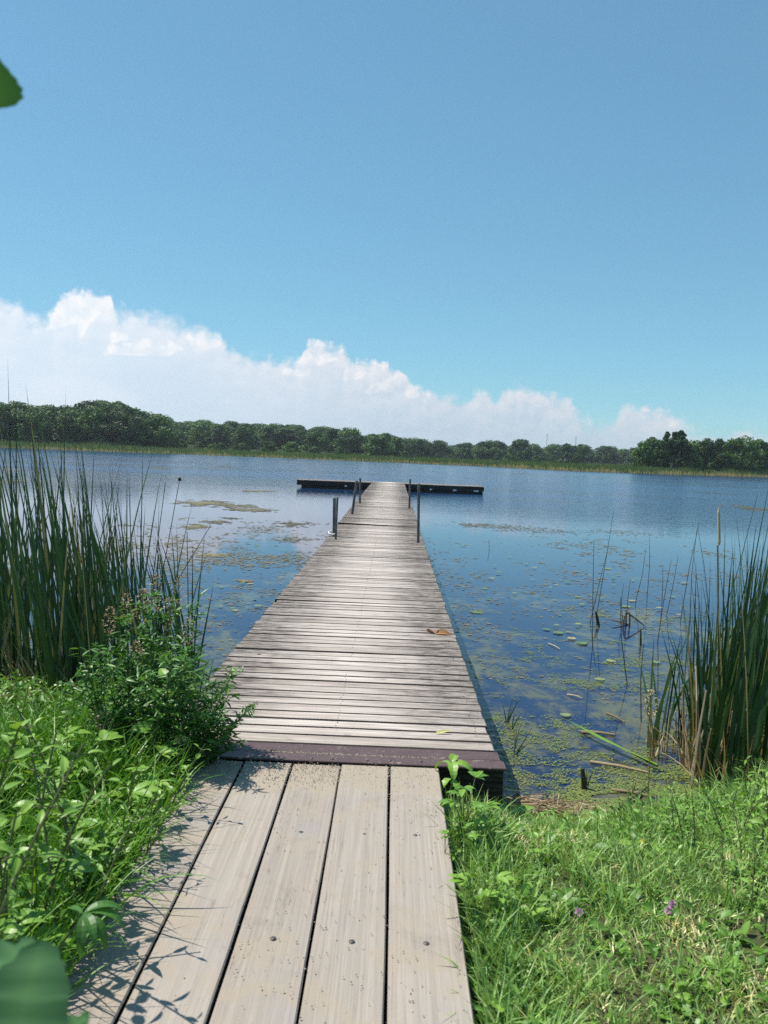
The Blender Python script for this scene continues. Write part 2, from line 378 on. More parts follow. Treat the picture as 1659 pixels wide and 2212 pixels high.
def m_bark(g, out):
    n = g.noise(pos(g), 6.0, 4); bsdf(g, out, g.mix(n, (0.05, 0.04, 0.03), (0.13, 0.11, 0.085)), 0.9, 0.2)
BARK = mat('bark', m_bark)
def m_stem(g, out): bsdf(g, out, g.mix(attr(g), (0.05, 0.09, 0.025), (0.16, 0.17, 0.06)), 0.6, 0.3)
STEM = mat('plant_stem', m_stem)
def m_darkstem(g, out): bsdf(g, out, g.mix(attr(g), (0.02, 0.03, 0.014), (0.07, 0.06, 0.03)), 0.6, 0.3)
RUSH = mat('rush_stem', m_darkstem)

def wood(name, along, pale, mid, dark, edge=None, sand=None):
    """weathered boards: grain runs along 'x' or 'y'; tint varies board by board"""
    def fn(g, out):
        p = pos(g); x, y, z = g.sep(p); t = attr(g)
        sx, sy = (5.0, 150.0) if along == 'x' else (170.0, 2.6)
        q = g.xyz(g.m('MULTIPLY', x, sx), g.m('MULTIPLY', y, sy), g.m('MULTIPLY', t, 37.0))
        grain = g.noise(q, 1.0, 5, 0.62, dist=0.5)
        q2 = g.xyz(g.m('MULTIPLY', x, sx*0.35), g.m('MULTIPLY', y, sy*0.3), g.m('MULTIPLY', t, 91.0))
        streak = g.noise(q2, 1.0, 4, 0.55, dist=0.6)
        blotch = g.noise(p, 2.3, 5, 0.6)
        fine = g.noise(p, 140.0, 2, 0.6)
        c = g.mix(g.step(streak, 0.34, 0.66), mid, pale)
        c = g.mix(g.m('MULTIPLY', t, 0.62 if along == 'x' else 0.35), c, g.mix(1.0, c, (0.58, 0.555, 0.535), 'MULTIPLY'))
        dk = g.step(grain, 0.30, 0.52, 0.85, 0.0)
        if edge is not None:
            cx, half = edge
            u = g.m('DIVIDE', g.m('ABSOLUTE', g.m('SUBTRACT', x, cx)), half)
            wob = g.noise(g.xyz(g.m('MULTIPLY', x, 1.6), g.m('MULTIPLY', y, 5.0), g.m('MULTIPLY', t, 60.0)), 1.0, 5, 0.65)
            u = g.m('ADD', u, g.m('MULTIPLY', g.m('SUBTRACT', wob, 0.5), 1.5))
            near = g.step(y, 4.4, 5.6)
            u = g.m('MULTIPLY', g.step(u, 0.16, 0.84), g.m('MULTIPLY_ADD', near, 0.65, 0.35))
            mott = g.step(g.noise(g.xyz(g.m('MULTIPLY', x, 9.0), g.m('MULTIPLY', y, 60.0), g.m('MULTIPLY', t, 20.0)), 1.0, 4, 0.7), 0.40, 0.62)
            c = g.mix(g.m('MULTIPLY', u, g.m('MULTIPLY_ADD', mott, 0.60, 0.38)), c, dark)
        c = g.mix(g.m('MULTIPLY', dk, 0.5 if along == 'x' else 0.34), c, dark)
        c = g.mix(g.step(blotch, 0.50, 0.72, 0.0, 0.35), c, mid)
        c = g.mix(g.m('MULTIPLY', fine, 0.30), c, g.mix(1.0, c, (0.55, 0.53, 0.5), 'MULTIPLY'))
        dirt = g.noise(g.xyz(x, y, g.m('MULTIPLY', t, 3.0)), 3.4, 6, 0.68, dist=0.6)
        c = g.mix(g.step(dirt, 0.52, 0.74, 0.0, 0.38), c, g.mix(1.0, c, (0.60, 0.55, 0.50), 'MULTIPLY'))
        # knots and small checks
        kn = g.new('ShaderNodeTexVoronoi', {'Vector': g.xyz(g.m('MULTIPLY', x, 2.2 if along == 'x' else 7), g.m('MULTIPLY', y, 7 if along == 'x' else 1.6), g.m('MULTIPLY', t, 50)), 'Scale': 1.0}).outputs[0]
        c = g.mix(g.step(kn, 0.03, 0.085, 0.55, 0.0), c, dark)
        if along == 'y':
            ck = g.noise(g.xyz(g.m('MULTIPLY', x, 42.0), g.m('MULTIPLY', y, 0.9), g.m('MULTIPLY', t, 77.0)), 1.0, 3, 0.5, dist=0.3)
            c = g.mix(g.m('MULTIPLY', g.step(g.m('ABSOLUTE', g.m('SUBTRACT', ck, 0.5)), 0.006, 0.0), g.step(g.noise(p, 3.1, 2), 0.5, 0.6)), c, (0.13, 0.10, 0.08))
            c = g.mix(g.step(g.noise(g.xyz(x, g.m('MULTIPLY', y, 0.6), t), 4.0, 5, 0.6), 0.48, 0.70, 0.0, 0.45), c, (0.295, 0.275, 0.27))
        if sand is not None:
            sm = g.noise(p, 5.0, 5, 0.65); gr = g.noise(p, 260.0, 2, 0.7)
            m = g.m('MULTIPLY', g.step(g.m('ADD', sm, g.step(y, 3.65, 4.10, 0.0, 0.30)), 0.50, 0.66), 0.8)
            c = g.mix(m, c, g.mix(gr, (0.27, 0.215, 0.16), (0.43, 0.365, 0.285)))
        hgt = g.m('ADD', grain, g.m('MULTIPLY', fine, 0.4))
        bsdf(g, out, c, 0.75, 0.25, bump(g, hgt, 0.5, 0.004))
    return mat(name, fn)
DECKW = wood('weathered_decking', 'x', (0.70, 0.625, 0.56), (0.46, 0.40, 0.35), (0.048, 0.037, 0.031), edge=(-0.305, 0.915))
RAMPW = wood('pale_plank', 'y', (0.425, 0.370, 0.315), (0.352, 0.305, 0.258), (0.18, 0.148, 0.12), sand=True)
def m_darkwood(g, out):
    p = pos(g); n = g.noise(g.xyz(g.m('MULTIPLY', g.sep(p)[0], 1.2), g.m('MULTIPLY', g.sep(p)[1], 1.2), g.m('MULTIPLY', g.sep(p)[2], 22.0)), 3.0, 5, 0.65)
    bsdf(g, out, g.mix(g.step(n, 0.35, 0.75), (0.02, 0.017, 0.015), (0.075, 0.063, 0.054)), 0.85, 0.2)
DARKW = mat('dark_wood', m_darkwood)
def m_steel(g, out):
    p = pos(g); n = g.noise(p, 9.0, 5, 0.65); f = g.noise(p, 90.0, 3, 0.7)
    c = g.mix(n, (0.072, 0.043, 0.042), (0.125, 0.080, 0.078))
    c = g.mix(g.step(f, 0.60, 0.72, 0.0, 0.7), c, (0.30, 0.26, 0.25))
    sd = g.step(g.noise(p, 14.0, 5, 0.7), 0.60, 0.70)
    c = g.mix(g.m('MULTIPLY', sd, 0.6), c, (0.45, 0.38, 0.29))
    bsdf(g, out, c, g.m('MULTIPLY_ADD', n, 0.22, 0.42), 0.32, bump(g, f, 0.25, 0.002))
STEEL = mat('painted_steel', m_steel)
def m_bolt(g, out):
    n = g.noise(pos(g), 80.0, 3); bsdf(g, out, g.mix(n, (0.06, 0.05, 0.05), (0.15, 0.125, 0.11)), 0.5, 0.5, metal=0.4)
BOLT = mat('bolt_steel', m_bolt)
def m_pipe(g, out):
    p = pos(g); x, y, z = g.sep(p)
    n = g.noise(g.xyz(g.m('MULTIPLY', x, 30.0), g.m('MULTIPLY', y, 30.0), g.m('MULTIPLY', z, 6.0)), 1.0, 5, 0.65)
    bsdf(g, out, g.mix(g.step(n, 0.35, 0.7), (0.06, 0.065, 0.06), (0.17, 0.17, 0.16)), 0.5, 0.5, metal=0.35)
PIPE = mat('galvanised_pipe', m_pipe)
def m_white(g, out): bsdf(g, out, g.mix(g.noise(pos(g), 20.0, 3), (0.6, 0.6, 0.58), (0.8, 0.8, 0.78)), 0.4, 0.5)
WHITE = mat('white_plastic', m_white)
def m_mast(g, out): bsdf(g, out, (0.23, 0.24, 0.26), 0.5, 0.5)
MAST = mat('mast_metal', m_mast)

def m_ground(g, out):
    p = pos(g); a = g.noise(p, 3.0, 6, 0.65); b = g.noise(p, 45.0, 4, 0.7)
    c = g.mix(g.step(a, 0.4, 0.6), (0.085, 0.075, 0.04), (0.06, 0.09, 0.028))
    c = g.mix(g.step(b, 0.5, 0.75, 0, 0.6), c, (0.26, 0.20, 0.125))
    z = g.sep(p)[2]
    wet = g.step(z, 0.02, 0.14, 1.0, 0.0)
    c = g.mix(wet, c, (0.045, 0.036, 0.024))
    bsdf(g, out, c, 0.9, 0.2, bump(g, b, 0.8, 0.02))
GROUND = mat('bank_soil', m_ground)
def m_hill(g, out):
    p = pos(g); a = g.noise(p, 0.03, 5, 0.6); b = g.noise(p, 0.5, 5, 0.7)
    c = g.mix(g.step(a, 0.4, 0.6), (0.075, 0.12, 0.035), (0.12, 0.17, 0.055))
    c = g.mix(g.m('MULTIPLY', b, 0.5), c, (0.05, 0.08, 0.025)); c = g.mix(attr(g), c, (0.03, 0.045, 0.016))
    bsdf(g, out, c, 0.9, 0.1, bump(g, b, 1.0, 0.5))
HILL = mat('meadow', m_hill)

def m_water(g, out):
    p = pos(g); x, y, z = g.sep(p)
    dist = g.vm('LENGTH', p)
    dist = g.new('ShaderNodeVectorMath', {0: p}, operation='LENGTH').outputs['Value']
    # weed beds under the surface: beds with shapes of their own, thick in the shallows
    q = g.xyz(x, g.m('MULTIPLY', y, 0.8), 0.0)
    bed = g.noise(q, 0.9, 6, 0.68, dist=0.7); tuft = g.noise(q, 5.5, 6, 0.75, dist=0.5)
    shal = g.step(y, 4.5, 22.0, 0.16, 0.0)
    w = g.step(g.m('ADD', g.m('ADD', g.m('MULTIPLY', bed, 0.55), g.m('MULTIPLY', tuft, 0.45)), shal), 0.585, 0.73)
    deepc = g.mix(g.step(y, 5.0, 40.0), (0.007, 0.017, 0.060), (0.016, 0.050, 0.125))
    weed = g.mix(g.noise(q, 17.0, 4, 0.7), (0.06, 0.065, 0.03), (0.20, 0.185, 0.06))
    c = g.mix(g.m('MULTIPLY', w, 0.75), deepc, weed)
    # ripples: calm by the bank and on the left, a breeze far out
    far = g.m('MAXIMUM', g.step(y, 36.0, 72.0), g.m('MULTIPLY', g.step(y, 20.0, 48.0), g.step(x, -2.0, 7.0)))
    band = g.step(g.noise(g.xyz(g.m('MULTIPLY', x, 0.02), g.m('MULTIPLY', y, 0.10), 0.0), 1.0, 3, 0.5), 0.38, 0.62)
    far = g.m('MULTIPLY', far, g.m('MULTIPLY_ADD', band, 0.5, 0.5))
    small = g.noise(g.xyz(g.m('MULTIPLY', x, 4.0), g.m('MULTIPLY', y, 11.0), 0.0), 1.0, 3, 0.6)
    wide = g.noise(g.xyz(g.m('MULTIPLY', x, 0.7), g.m('MULTIPLY', y, 2.2), 3.0), 1.0, 4, 0.6)
    h = g.m('ADD', g.m('MULTIPLY', small, 0.010), g.m('MULTIPLY', wide, 0.03))
    amp = g.m('MULTIPLY_ADD', far, 2.4, g.step(y, 14.0, 40.0, 0.04, 0.16))
    nrm = bump(g, g.m('MULTIPLY', h, amp), 1.0, 1.0)
    b = bsdf(g, out, c, g.m('MULTIPLY_ADD', far, 0.12, 0.03), 0.5, nrm)
    b.inputs['IOR'].default_value = 1.333
WATER = mat('lake_water', m_water)

# ------------------------------------------------------------------ the setting
SH_X = [-60, -6, -3, -1.3, -1.0, -0.3, 0.6, 0.9, 1.3, 1.7, 2.0, 2.3, 3.0, 6, 60]
SH_Y = [9, 7.8, 6.9, 6.0, 5.4, 4.95, 4.85, 4.78, 4.62, 4.68, 4.92, 5.2, 5.7, 7, 10]
def zground(x, y):
    x = np.asarray(x, float); y = np.asarray(y, float)
    s = np.interp(x, SH_X, SH_Y)-y
    top = 0.37+0.02*sstep(-1.05, -1.9, x)+0.05*sstep(0.5, 2.0, x)
    up = top*sstep(-0.05, 1.5, s)
    z = np.where(s > 0, up+0.012, np.maximum(s*0.22, -1.6)+0.012)
    z = z+(fbm(x*1.3, y*1.3, 3)-0.5)*0.10*sstep(0.0, 0.5, s)*np.where(np.abs(x+0.33) < 0.66, 0.0, 1.0)
    return np.where((np.abs(x+0.33) < 0.68) & (y < 4.25), np.minimum(z, 0.36), z)

def axis_pts(lo, hi, a, b, fine, coarse):
    return np.concatenate([np.linspace(lo, a, coarse)[:-1], np.linspace(a, b, fine), np.linspace(b, hi, coarse)[1:]])
def grid_mesh(X, Y, Z):
    n, m = X.shape; V = np.stack([X, Y, Z], -1).reshape(-1, 3)
    i = np.arange(n-1)[:, None]*m; j = np.arange(m-1)[None]
    F = np.stack([i+j, i+j+1, i+m+j+1, i+m+j], -1).reshape(-1, 4); return V, F
gx = axis_pts(-150, 150, -5, 5, 170, 30); gy = axis_pts(-80, 30, 0.5, 8, 130, 20)
Y_, X_ = np.meshgrid(gy, gx, indexing='ij')
tag(MB().add(*grid_mesh(X_, Y_, zground(X_, Y_))).build('ground', GROUND, smooth=True), kind='structure')
wx = np.linspace(-900, 900, 13); wy = np.array([3.2, 40, 120, 320, 700])
Yw, Xw = np.meshgrid(wy, wx, indexing='ij')
tag(MB().add(*grid_mesh(Xw, Yw, Xw*0)).build('water', WATER), kind='structure')

# far bank and hills, read off as distances and angles
SHORE = [(-500, 945), (-200, 958), (0, 967), (200, 974.5), (415, 982), (620, 990), (830, 998.5), (1000, 1005.5), (1244, 1018), (1450, 1025), (1659, 1031), (1900, 1040), (2200, 1052)]
S_AZ = [azel(*p)[0] for p in SHORE]; S_D = [np.linalg.norm(at(*p)[:2]) for p in SHORE]
PROFILE = [(-400, 860), (-100, 864), (0, 868), (60, 880), (120, 878), (200, 863), (225, 858), (260, 870), (300, 885), (330, 900), (350, 908), (400, 912), (500, 915), (600, 918),
           (700, 926), (800, 942), (850, 949), (900, 956), (1000, 963), (1100, 966), (1200, 969), (1300, 972), (1360, 974), (1420, 968), (1659, 975), (2100, 985)]
P_AZ = [azel(*p)[0] for p in PROFILE]; P_EL = [azel(*p)[1] for p in PROFILE]
RIDGE = [(-400, 300), (0, 285), (230, 285), (320, 300), (360, 470), (850, 560), (1000, 690), (1360, 720), (1400, 430), (2100, 430)]
R_AZ = [azel(a, 960)[0] for a, b in RIDGE]; R_D = [b for a, b in RIDGE]
TREE_H = 10.0
def dshore(a): return np.interp(a, S_AZ, S_D)
def dridge(a): return np.interp(a, R_AZ, R_D)
def zridge(a):
    z = CAM_H+np.tan(np.interp(a, P_AZ, P_EL))*dridge(a)-TREE_H*1.05
    g = sstep(azel(1340, 960)[0], azel(1400, 960)[0], a)
    return np.maximum(z*(1-g)+1.2*g, 0.9)
def zhill(a, d):
    ds, dr, zr = dshore(a), dridge(a), zridge(a)
    z = 0.35+(zr-0.35)*sstep(0, 1, (d-ds-10)/(dr-ds-10))
    z = np.where(d < ds+8, -0.25+0.6*sstep(-2.5, 8, d-ds), z)
    return z*(1-0.6*sstep(dr+150, 3500, d))
ha = np.linspace(R(-50), R(50), 200); hk = np.concatenate([[-3, -1, 0, 1, 3, 8], np.linspace(16, 500, 34), [700, 1000, 1600, 2600, 4500]])
A_, K_ = np.meshgrid(ha, hk, indexing='xy'); D_ = dshore(A_)+K_
Zh = zhill(A_, D_)
az_c0, az_c1 = azel(860, 960)[0], azel(1400, 960)[0]
woods = np.where((A_ > az_c0) & (A_ < az_c1), sstep(310, 350, D_), np.where(A_ < azel(345, 960)[0], sstep(18, 26, D_-dshore(A_)), sstep(45, 60, D_-dshore(A_))))
woods = np.where(A_ > az_c1, sstep(10, 15, D_-dshore(A_)), woods)
tag(MB().add(*grid_mesh(D_*np.sin(A_), D_*np.cos(A_), Zh), woods.ravel()).build('hills', HILL, smooth=True), kind='structure')

# reeds along the far shore
rng = np.random.default_rng(5)
fr = MB(); N = 26000
a = rng.uniform(R(-34), R(34), N); wd = np.interp(a, [azel(0, 960)[0], azel(500, 960)[0], azel(900, 960)[0], azel(1659, 960)[0]], [20, 26, 22, 14])
k = rng.random(N)**1.4*wd; d = dshore(a)+0.3+k
hgt = rng.uniform(0.9, 1.7, N)*np.interp(k, [0, 1.5, 6], [0.45, 0.75, 1.0])*(0.75+0.6*fbm(a*60, k*0.12, 9))
tn = np.clip(rng.normal(0.42, 0.2, N)+0.75*(fbm(a*40, k*0.2, 12)-0.5)+np.where(k < 1.6, 0.6, 0)+np.where((a > azel(1540, 960)[0]) & (k < 4), 0.3, 0), 0, 1)
blades(fr, np.stack([d*np.sin(a), d*np.cos(a), zhill(a, d)-0.05], 1), rng.uniform(0, 6.28, N), hgt, rng.uniform(0, 0.15, N), rng.uniform(0, 0.3, N), rng.uniform(0.10, 0.26, N), n=2, tint=tn, face=rng.uniform(-0.6, 0.6, N))
tag(fr.build('far_reed_bed', FARREED), 'belt of green reeds with a straw coloured foot along the far shore', 'reeds', kind='stuff')

# ------------------------------------------------------------------ far trees
def crown_mesh(mb, rng, H=10.0, Rr=4.3, z0=0.8, lobes=18, per=95, leaf=(0.38, 0.7), gaps=0.0):
    for L in range(lobes):
        if L < 3: c = np.array([rng.normal(0, .15)*Rr, rng.normal(0, .15)*Rr, z0+(H-z0)*(0.35+0.22*L)]); r = Rr*rng.uniform(.45, .55)
        else:
            u = rng.uniform(0.0, 0.97)**0.85; an = rng.uniform(0, 6.28)
            env = min(1.0, 1.35*math.sqrt(max(0.0, 1-u*0.98)))*(0.82+.18*min(1, u*4))
            rr = Rr*env*rng.uniform(0.55, 0.85)
            c = np.array([rr*math.cos(an), rr*math.sin(an), z0+(H-z0)*u*0.9]); r = Rr*rng.uniform(.20, .36)
        n = int(per*(r/Rr/0.36)**1.6*(1-gaps)); q = rng.normal(0, 1, (n, 3)); q[:, 2] += 0.35; q /= np.linalg.norm(q, axis=1)[:, None]
        P = c+q*r*rng.uniform(0.62, 1.08, n)[:, None]*np.array([1, 1, .85]); P[:, 2] = np.clip(P[:, 2], 0.3, H*1.03)
        nn = q+rng.normal(0, .55, (n, 3)); nn /= np.linalg.norm(nn, axis=1)[:, None]
        t1 = np.cross(nn, rng.normal(0, 1, (n, 3))); t1 /= np.linalg.norm(t1, axis=1)[:, None]; t2 = np.cross(nn, t1)
        s = rng.uniform(*leaf, n)[:, None]*0.5
        V = np.stack([P-t1*s*1.2, P-t2*s*.8+nn*s*.2, P+t1*s*1.2, P+t2*s*.8+nn*s*.2], 1)
        F = np.arange(n*4).reshape(-1, 4)
        base = rng.uniform(0.02, 0.98)
        mb.add(V.reshape(-1, 3), F, np.repeat(np.clip(rng.normal(base, .16, n), 0, 1), 4))
def trunk_mesh(mb, rng, H, r=0.22, limbs=5, spread=2.5):
    tube(mb, [(0, 0, -0.6), (0.05, 0.03, H*.25), (0.12, -.05, H*.5), (0.05, .05, H*.75)], [r*1.25, r, r*.7, r*.25], 6)
    for k in range(limbs):
        an = rng.uniform(0, 6.28); z = H*rng.uniform(.22, .55); e = spread*rng.uniform(.6, 1.1)
        tube(mb, [(0.06, 0, z), (e*.5*math.cos(an), e*.5*math.sin(an), z+H*.12), (e*math.cos(an), e*math.sin(an), z+H*.27)], [r*.5, r*.33, r*.1], 5)
protos = []
for s in range(6):
    rg = np.random.default_rng(40+s)
    H = 10.0; Rr = [5.0, 4.5, 5.4, 4.7, 4.0, 5.2][s]
    c = MB(); crown_mesh(c, rg, H, Rr, z0=[.3, .1, .5, .2, .0, .5][s], lobes=[32, 29, 35, 37, 28, 33][s], per=150)
    t = MB(); trunk_mesh(t, rg, H)
    protos.append((c.mesh('tree_crown', CROWN), t.mesh('tree_trunk', BARK)))
def plant_tree(name, label, cat, p, h, wid, rz, group, pr):
    o = thing(name, label, cat, p, rz, group); o.scale = (wid, wid, h/10.0)
    for nm, me in (('crown', pr[0]), ('trunk', pr[1])):
        c = bpy.data.objects.new(nm, me); COL.objects.link(c); c.parent = o
    return o
def polar(a, d): return np.array([d*math.sin(a), d*math.cos(a), float(zhill(a, d))])
rg = np.random.default_rng(77); placed = []
def scatter(x0, x1, dlo, dhi, n, gap, hl, name, label, group, wl=(0.85, 1.2), pw=1.0):
    a0, a1 = azel(x0, 960)[0], azel(x1, 960)[0]; cnt = tries = 0
    while cnt < n and tries < n*60:
        tries += 1
        a = rg.uniform(a0, a1); lo = dlo(a); hi = dhi(a); d = lo+(hi-lo)*rg.random()**pw
        p = polar(a, d)
        if any((p[0]-q[0])**2+(p[1]-q[1])**2 < gap*gap for q in placed): continue
        placed.append(p); h = rg.uniform(*hl)
        plant_tree(name, label, 'tree', p, h, h/10*rg.uniform(*wl), rg.uniform(0, 6.28), group, protos[rg.integers(6)]); cnt += 1
scatter(-170, 340, lambda a: dshore(a)+22, lambda a: 300, 62, 5.4, (9, 11.5), 'broadleaf_tree', 'dark green leafy tree packed into the near wooded hill above the left far shore', 'trees on the near hill across the lake', wl=(1.0, 1.35))
scatter(330, 870, lambda a: dshore(a)+75, lambda a: dridge(a)+10, 128, 5.6, (8.2, 11), 'broadleaf_tree', 'leafy tree on the long low wooded ridge rising beyond the far reed belt', 'trees on the middle ridge across the lake', wl=(1.15, 1.6), pw=0.6)
scatter(850, 1385, lambda a: 340+60*rg.random(), lambda a: dridge(a)+20, 86, 7.0, (8.5, 11.5), 'broadleaf_tree', 'hazy leafy tree in the low distant wood below the two radio masts', 'trees in the distant low wood', wl=(1.2, 1.7), pw=0.6)
scatter(1400, 1850, lambda a: dshore(a)+22, lambda a: dshore(a)+60, 24, 4.6, (8.0, 9.6), 'broadleaf_tree', 'leafy tree standing at the back of the shore grove on the right', 'back trees of the right grove')
# the front row of the right-hand grove
grove = [(1388, 950, 1018, 1.0, 'slender dark tree at the open left end of the right grove'), (1420, 949, 1019, 1.1, 'round topped dark tree second from the open end of the right grove'),
         (1490, 953, 1021, 0.9, 'short dense tree just right of the tallest tree in the right grove'), (1520, 944, 1022, 1.0, 'dense pointed tree in the middle of the right grove'),
         (1553, 947, 1023, 0.85, 'narrow pointed tree between two broader ones in the right grove'), (1592, 944, 1024, 1.2, 'broad light green tree near the right end of the grove'),
         (1640, 946, 1026, 1.25, 'wide rounded tree cut by the right edge of the picture')]
for i, (x, yt, yb, wv, lab) in enumerate(grove):
    a = azel(x, yb)[0]; d = dshore(a)+15; p = polar(a, d); h = d*math.tan(azel(x, yt)[1])+CAM_H-p[2]
    plant_tree('grove_tree', lab, 'tree', p, h, h/10*wv*0.85, i*1.3, 'front trees of the right grove', protos[(i*2+1) % 6])
rg2 = np.random.default_rng(91)
c = MB(); trunk_mesh(c, rg2, 10, 0.3, 9, 3.6); tm = c.mesh('tree_trunk', BARK)
c = MB()
for k in range(40):                                            # the tall open crown, sky between its clumps
    an = rg2.uniform(0, 6.28); u = rg2.uniform(.25, 1.0); rr = 4.2*math.sin(math.pi*min(.95, .15+.62*u))*rg2.uniform(.5, 1)
    sub = MB(); crown_mesh(sub, rg2, 1.9, 1.0, 0.1, 6, 60, (0.3, 0.6))
    for V, F, T in zip(sub.v, sub.f, sub.t): pass
    V = np.concatenate(sub.v)+np.array([rr*math.cos(an), rr*math.sin(an), 1.0+8.0*u-.6]); c.add(V, np.concatenate(sub.f), np.concatenate(sub.t))
om = c.mesh('tree_crown', CROWN)
a = azel(1452, 1019)[0]; d = dshore(a)+18; p = polar(a, d); h = d*math.tan(azel(1452, 933)[1])+CAM_H-p[2]
plant_tree('grove_tree', 'tallest tree of the right grove with an airy open crown', 'tree', p, h*1.02, h/10*.95, 0.4, 'front trees of the right grove', (om, tm))
# bushes at the marsh edge
for i in range(26):
    x = rg.uniform(20, 1360); a = azel(x, 970)[0]; d = dshore(a)+rg.uniform(20, 50) if x < 860 else rg.uniform(300, 380); p = polar(a, d); h = rg.uniform(2.4, 4.6)
    plant_tree('bush', 'low rounded bush at the foot of the far trees behind the reeds', 'bush', p, h, h/10*rg.uniform(1.0, 1.5), rg.uniform(0, 6), 'bushes along the far marsh edge', protos[rg.integers(6)])
# radio masts far off
for x, yt, lab in ((1243.5, 943, 'taller thin radio mast above the distant wood, right one of two'), (1181, 938, 'faint thin radio mast above the distant wood, left one of two')):
    a = azel(x, 960)[0]; d = 900.0; z0 = float(zhill(a, d)); zt = CAM_H+d*math.tan(azel(x, yt)[1])
    o = thing('radio_mast', lab, 'mast', (d*math.sin(a), d*math.cos(a), z0), 0, 'radio masts on the skyline')
    b = MB(); w = 0.42 if x > 1200 else 0.26; Hm = zt-z0
    for q in range(3): an = q*2.094; tube(b, [(w*math.cos(an), w*math.sin(an), 0), (w*.7*math.cos(an), w*.7*math.sin(an), Hm)], 0.09, 4)
    for q in range(int(Hm/1.5)):
        for s in range(3):
            a1, a2 = s*2.094, (s+1)*2.094; z = q*1.5
            tube(b, [(w*.9*math.cos(a1), w*.9*math.sin(a1), z), (w*.9*math.cos(a2), w*.9*math.sin(a2), z+1.5)], 0.05, 3)
    lat = b.build('lattice', MAST, o)
    b = MB(); tube(b, [(-.8, 0, Hm-.4), (.8, 0, Hm-.4)], 0.28, 5); b.build('antenna', MAST, lat)

# ------------------------------------------------------------------ pier, ramp, floating dock
rng = np.random.default_rng(11)
PX0, PX1, PY0, PY1, DZ = -1.22, 0.61, 4.41, 46.5, 0.45
pier = thing('pier', 'long straight grey plank pier running out over the lake to the floating dock', 'pier', ((PX0+PX1)/2, PY0, 0))
off = -np.array([(PX0+PX1)/2, PY0, 0.0])
def pier_z(y): return DZ+0.012*math.sin(y*0.33)+(0.03*math.sin((y-18.6)*0.12) if y > 18.6 else 0.0)
dk = MB(); y = PY0; k = 0; pitch = 0.1411
while y < PY1:
    gap = rng.uniform(0.010, 0.021); t = float(np.clip(rng.normal(.45, .34), 0, 1)); z = pier_z(y)+rng.normal(0, 0.0015)
    l, r = PX0+rng.normal(0, .006), PX1+rng.normal(0, .004)
    dz = rng.normal(0, .002, 4); yaw = rng.normal(0, .0012)
    if 18.45 < y < 18.62: dz = np.array([.045, .012, .012, .045]); t = 0.0
    if 18.6 < y < 18.76: y += 0.05
    m = MB(); cbox(m, (l, y+gap/2, z-.036), (r, y+pitch-gap/2, z), 0.0065, t, 0, dz)
    V = m.v[0]; V[:, 1] += (V[:, 0]-(l+r)/2)*yaw
    dk.add(V+off, m.f[0][1:2], t); dk.add(V+off, np.concatenate([m.f[0][:1], m.f[0][2::2]]), t, 1); dk.add(V+off, m.f[0][3::4], t, 1); dk.add(V+off, m.f[0][5::4], t)  # undersides, sides and long-edge chamfers take the darker wood, so gaps read dark
    y += pitch; k += 1
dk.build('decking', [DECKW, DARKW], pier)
b = MB()
for x in (PX0+.06, -0.30, PX1-.10): box(b, (x, PY0+.02, DZ-.26), (x+.04, PY1, DZ-.058))
V = b.v
for q in range(3):
    m = MB(); x = (PX0+.06, -0.30, PX1-.10)[q]; box(m, (x, PY0+.02, DZ-.27), (x+.045, PY1, DZ-.058)); m.v[0] += off; m.build('stringer', DARKW, pier)
m = MB(); box(m, (PX0+.01, PY0-.20, DZ-.20), (PX1+.02, PY0-.02, DZ-.014)); m.v[0] += off; m.build('header_beam', DARKW, pier)
m = MB()
for q in range(3): box(m, (PX0+.10, PY0-.17+q*.002, -.12+q*.135), (PX1-.10, PY0+.9, -.12+q*.135+.13), 0.4)
for V in m.v: V += off
m.build('abutment', DARKW, pier)
nails = MB(); y = PY0+.07
while y < 16:
    for x in (PX0+.09, -.28, PX1-.08):
        for s in (-.03, .03):
            dome(nails, (x+rng.normal(0, .006)+off[0], y+s+off[1], pier_z(y)+.0005), .0045, .002, 6)
    y += pitch
tag(nails.build('nail', BOLT, pier), kind='stuff')
# pipes: (bottom px, top px, distance, radius, goes into water, label)
src = 1/1.4755
def pipe(b0, b1, r, lab, zb=DZ, water=False, Yb=None):
    p0 = at(b0[0]*src, b0[1]*src, zb) if Yb is None else deep(b0[0]*src, b0[1]*src, Yb)
    p1 = deep(b1[0]*src, b1[1]*src, p0[1])
    dirn = p1-p0; low = p0-dirn/dirn[2]*(p0[2]+0.8)
    m = MB(); tube(m, [low+off, p0+off, p1+off], r, 10, 0.5); o = m.build('post', PIPE, pier, smooth=False)
    o['label'] = lab; return p0, p1
pipe((1070, 1717.5), (1075.5, 1585), 0.021, 'thin dark pipe post standing on the left edge, nearest one')
b0, b1 = pipe((1064.5, 1703), (1066, 1587), 0.031, 'thicker grey pipe post just outside the left edge', Yb=15.9)
pipe((1124, 1627), (1137.4, 1532), 0.036, 'leaning grey pipe post on the left edge', Yb=21.5)
pipe((1147.5, 1594), (1148.3, 1524.6), 0.034, 'farthest post on the left edge', Yb=26.0)
pipe((1332.7, 1728.3), (1335, 1542), 0.026, 'tallest pipe post on the right edge, nearest one')
pipe((1305, 1601), (1307.4, 1527), 0.031, 'farther pipe post on the right edge', Yb=24.5)
# white ring on the thick post
o = thing('mooring_ring', 'small white plastic ring hanging on the thick left pier post', 'ring', (b0[0]-.03, b0[1], b0[2]+.03))
m = MB(); an = np.linspace(0, 5.2, 20)+2.0
tube(m, np.stack([.075*np.cos(an), .05*np.sin(an), .03*np.sin(an*1.0)], 1), .016, 8); m.build('hoop', WHITE, o, smooth=True)

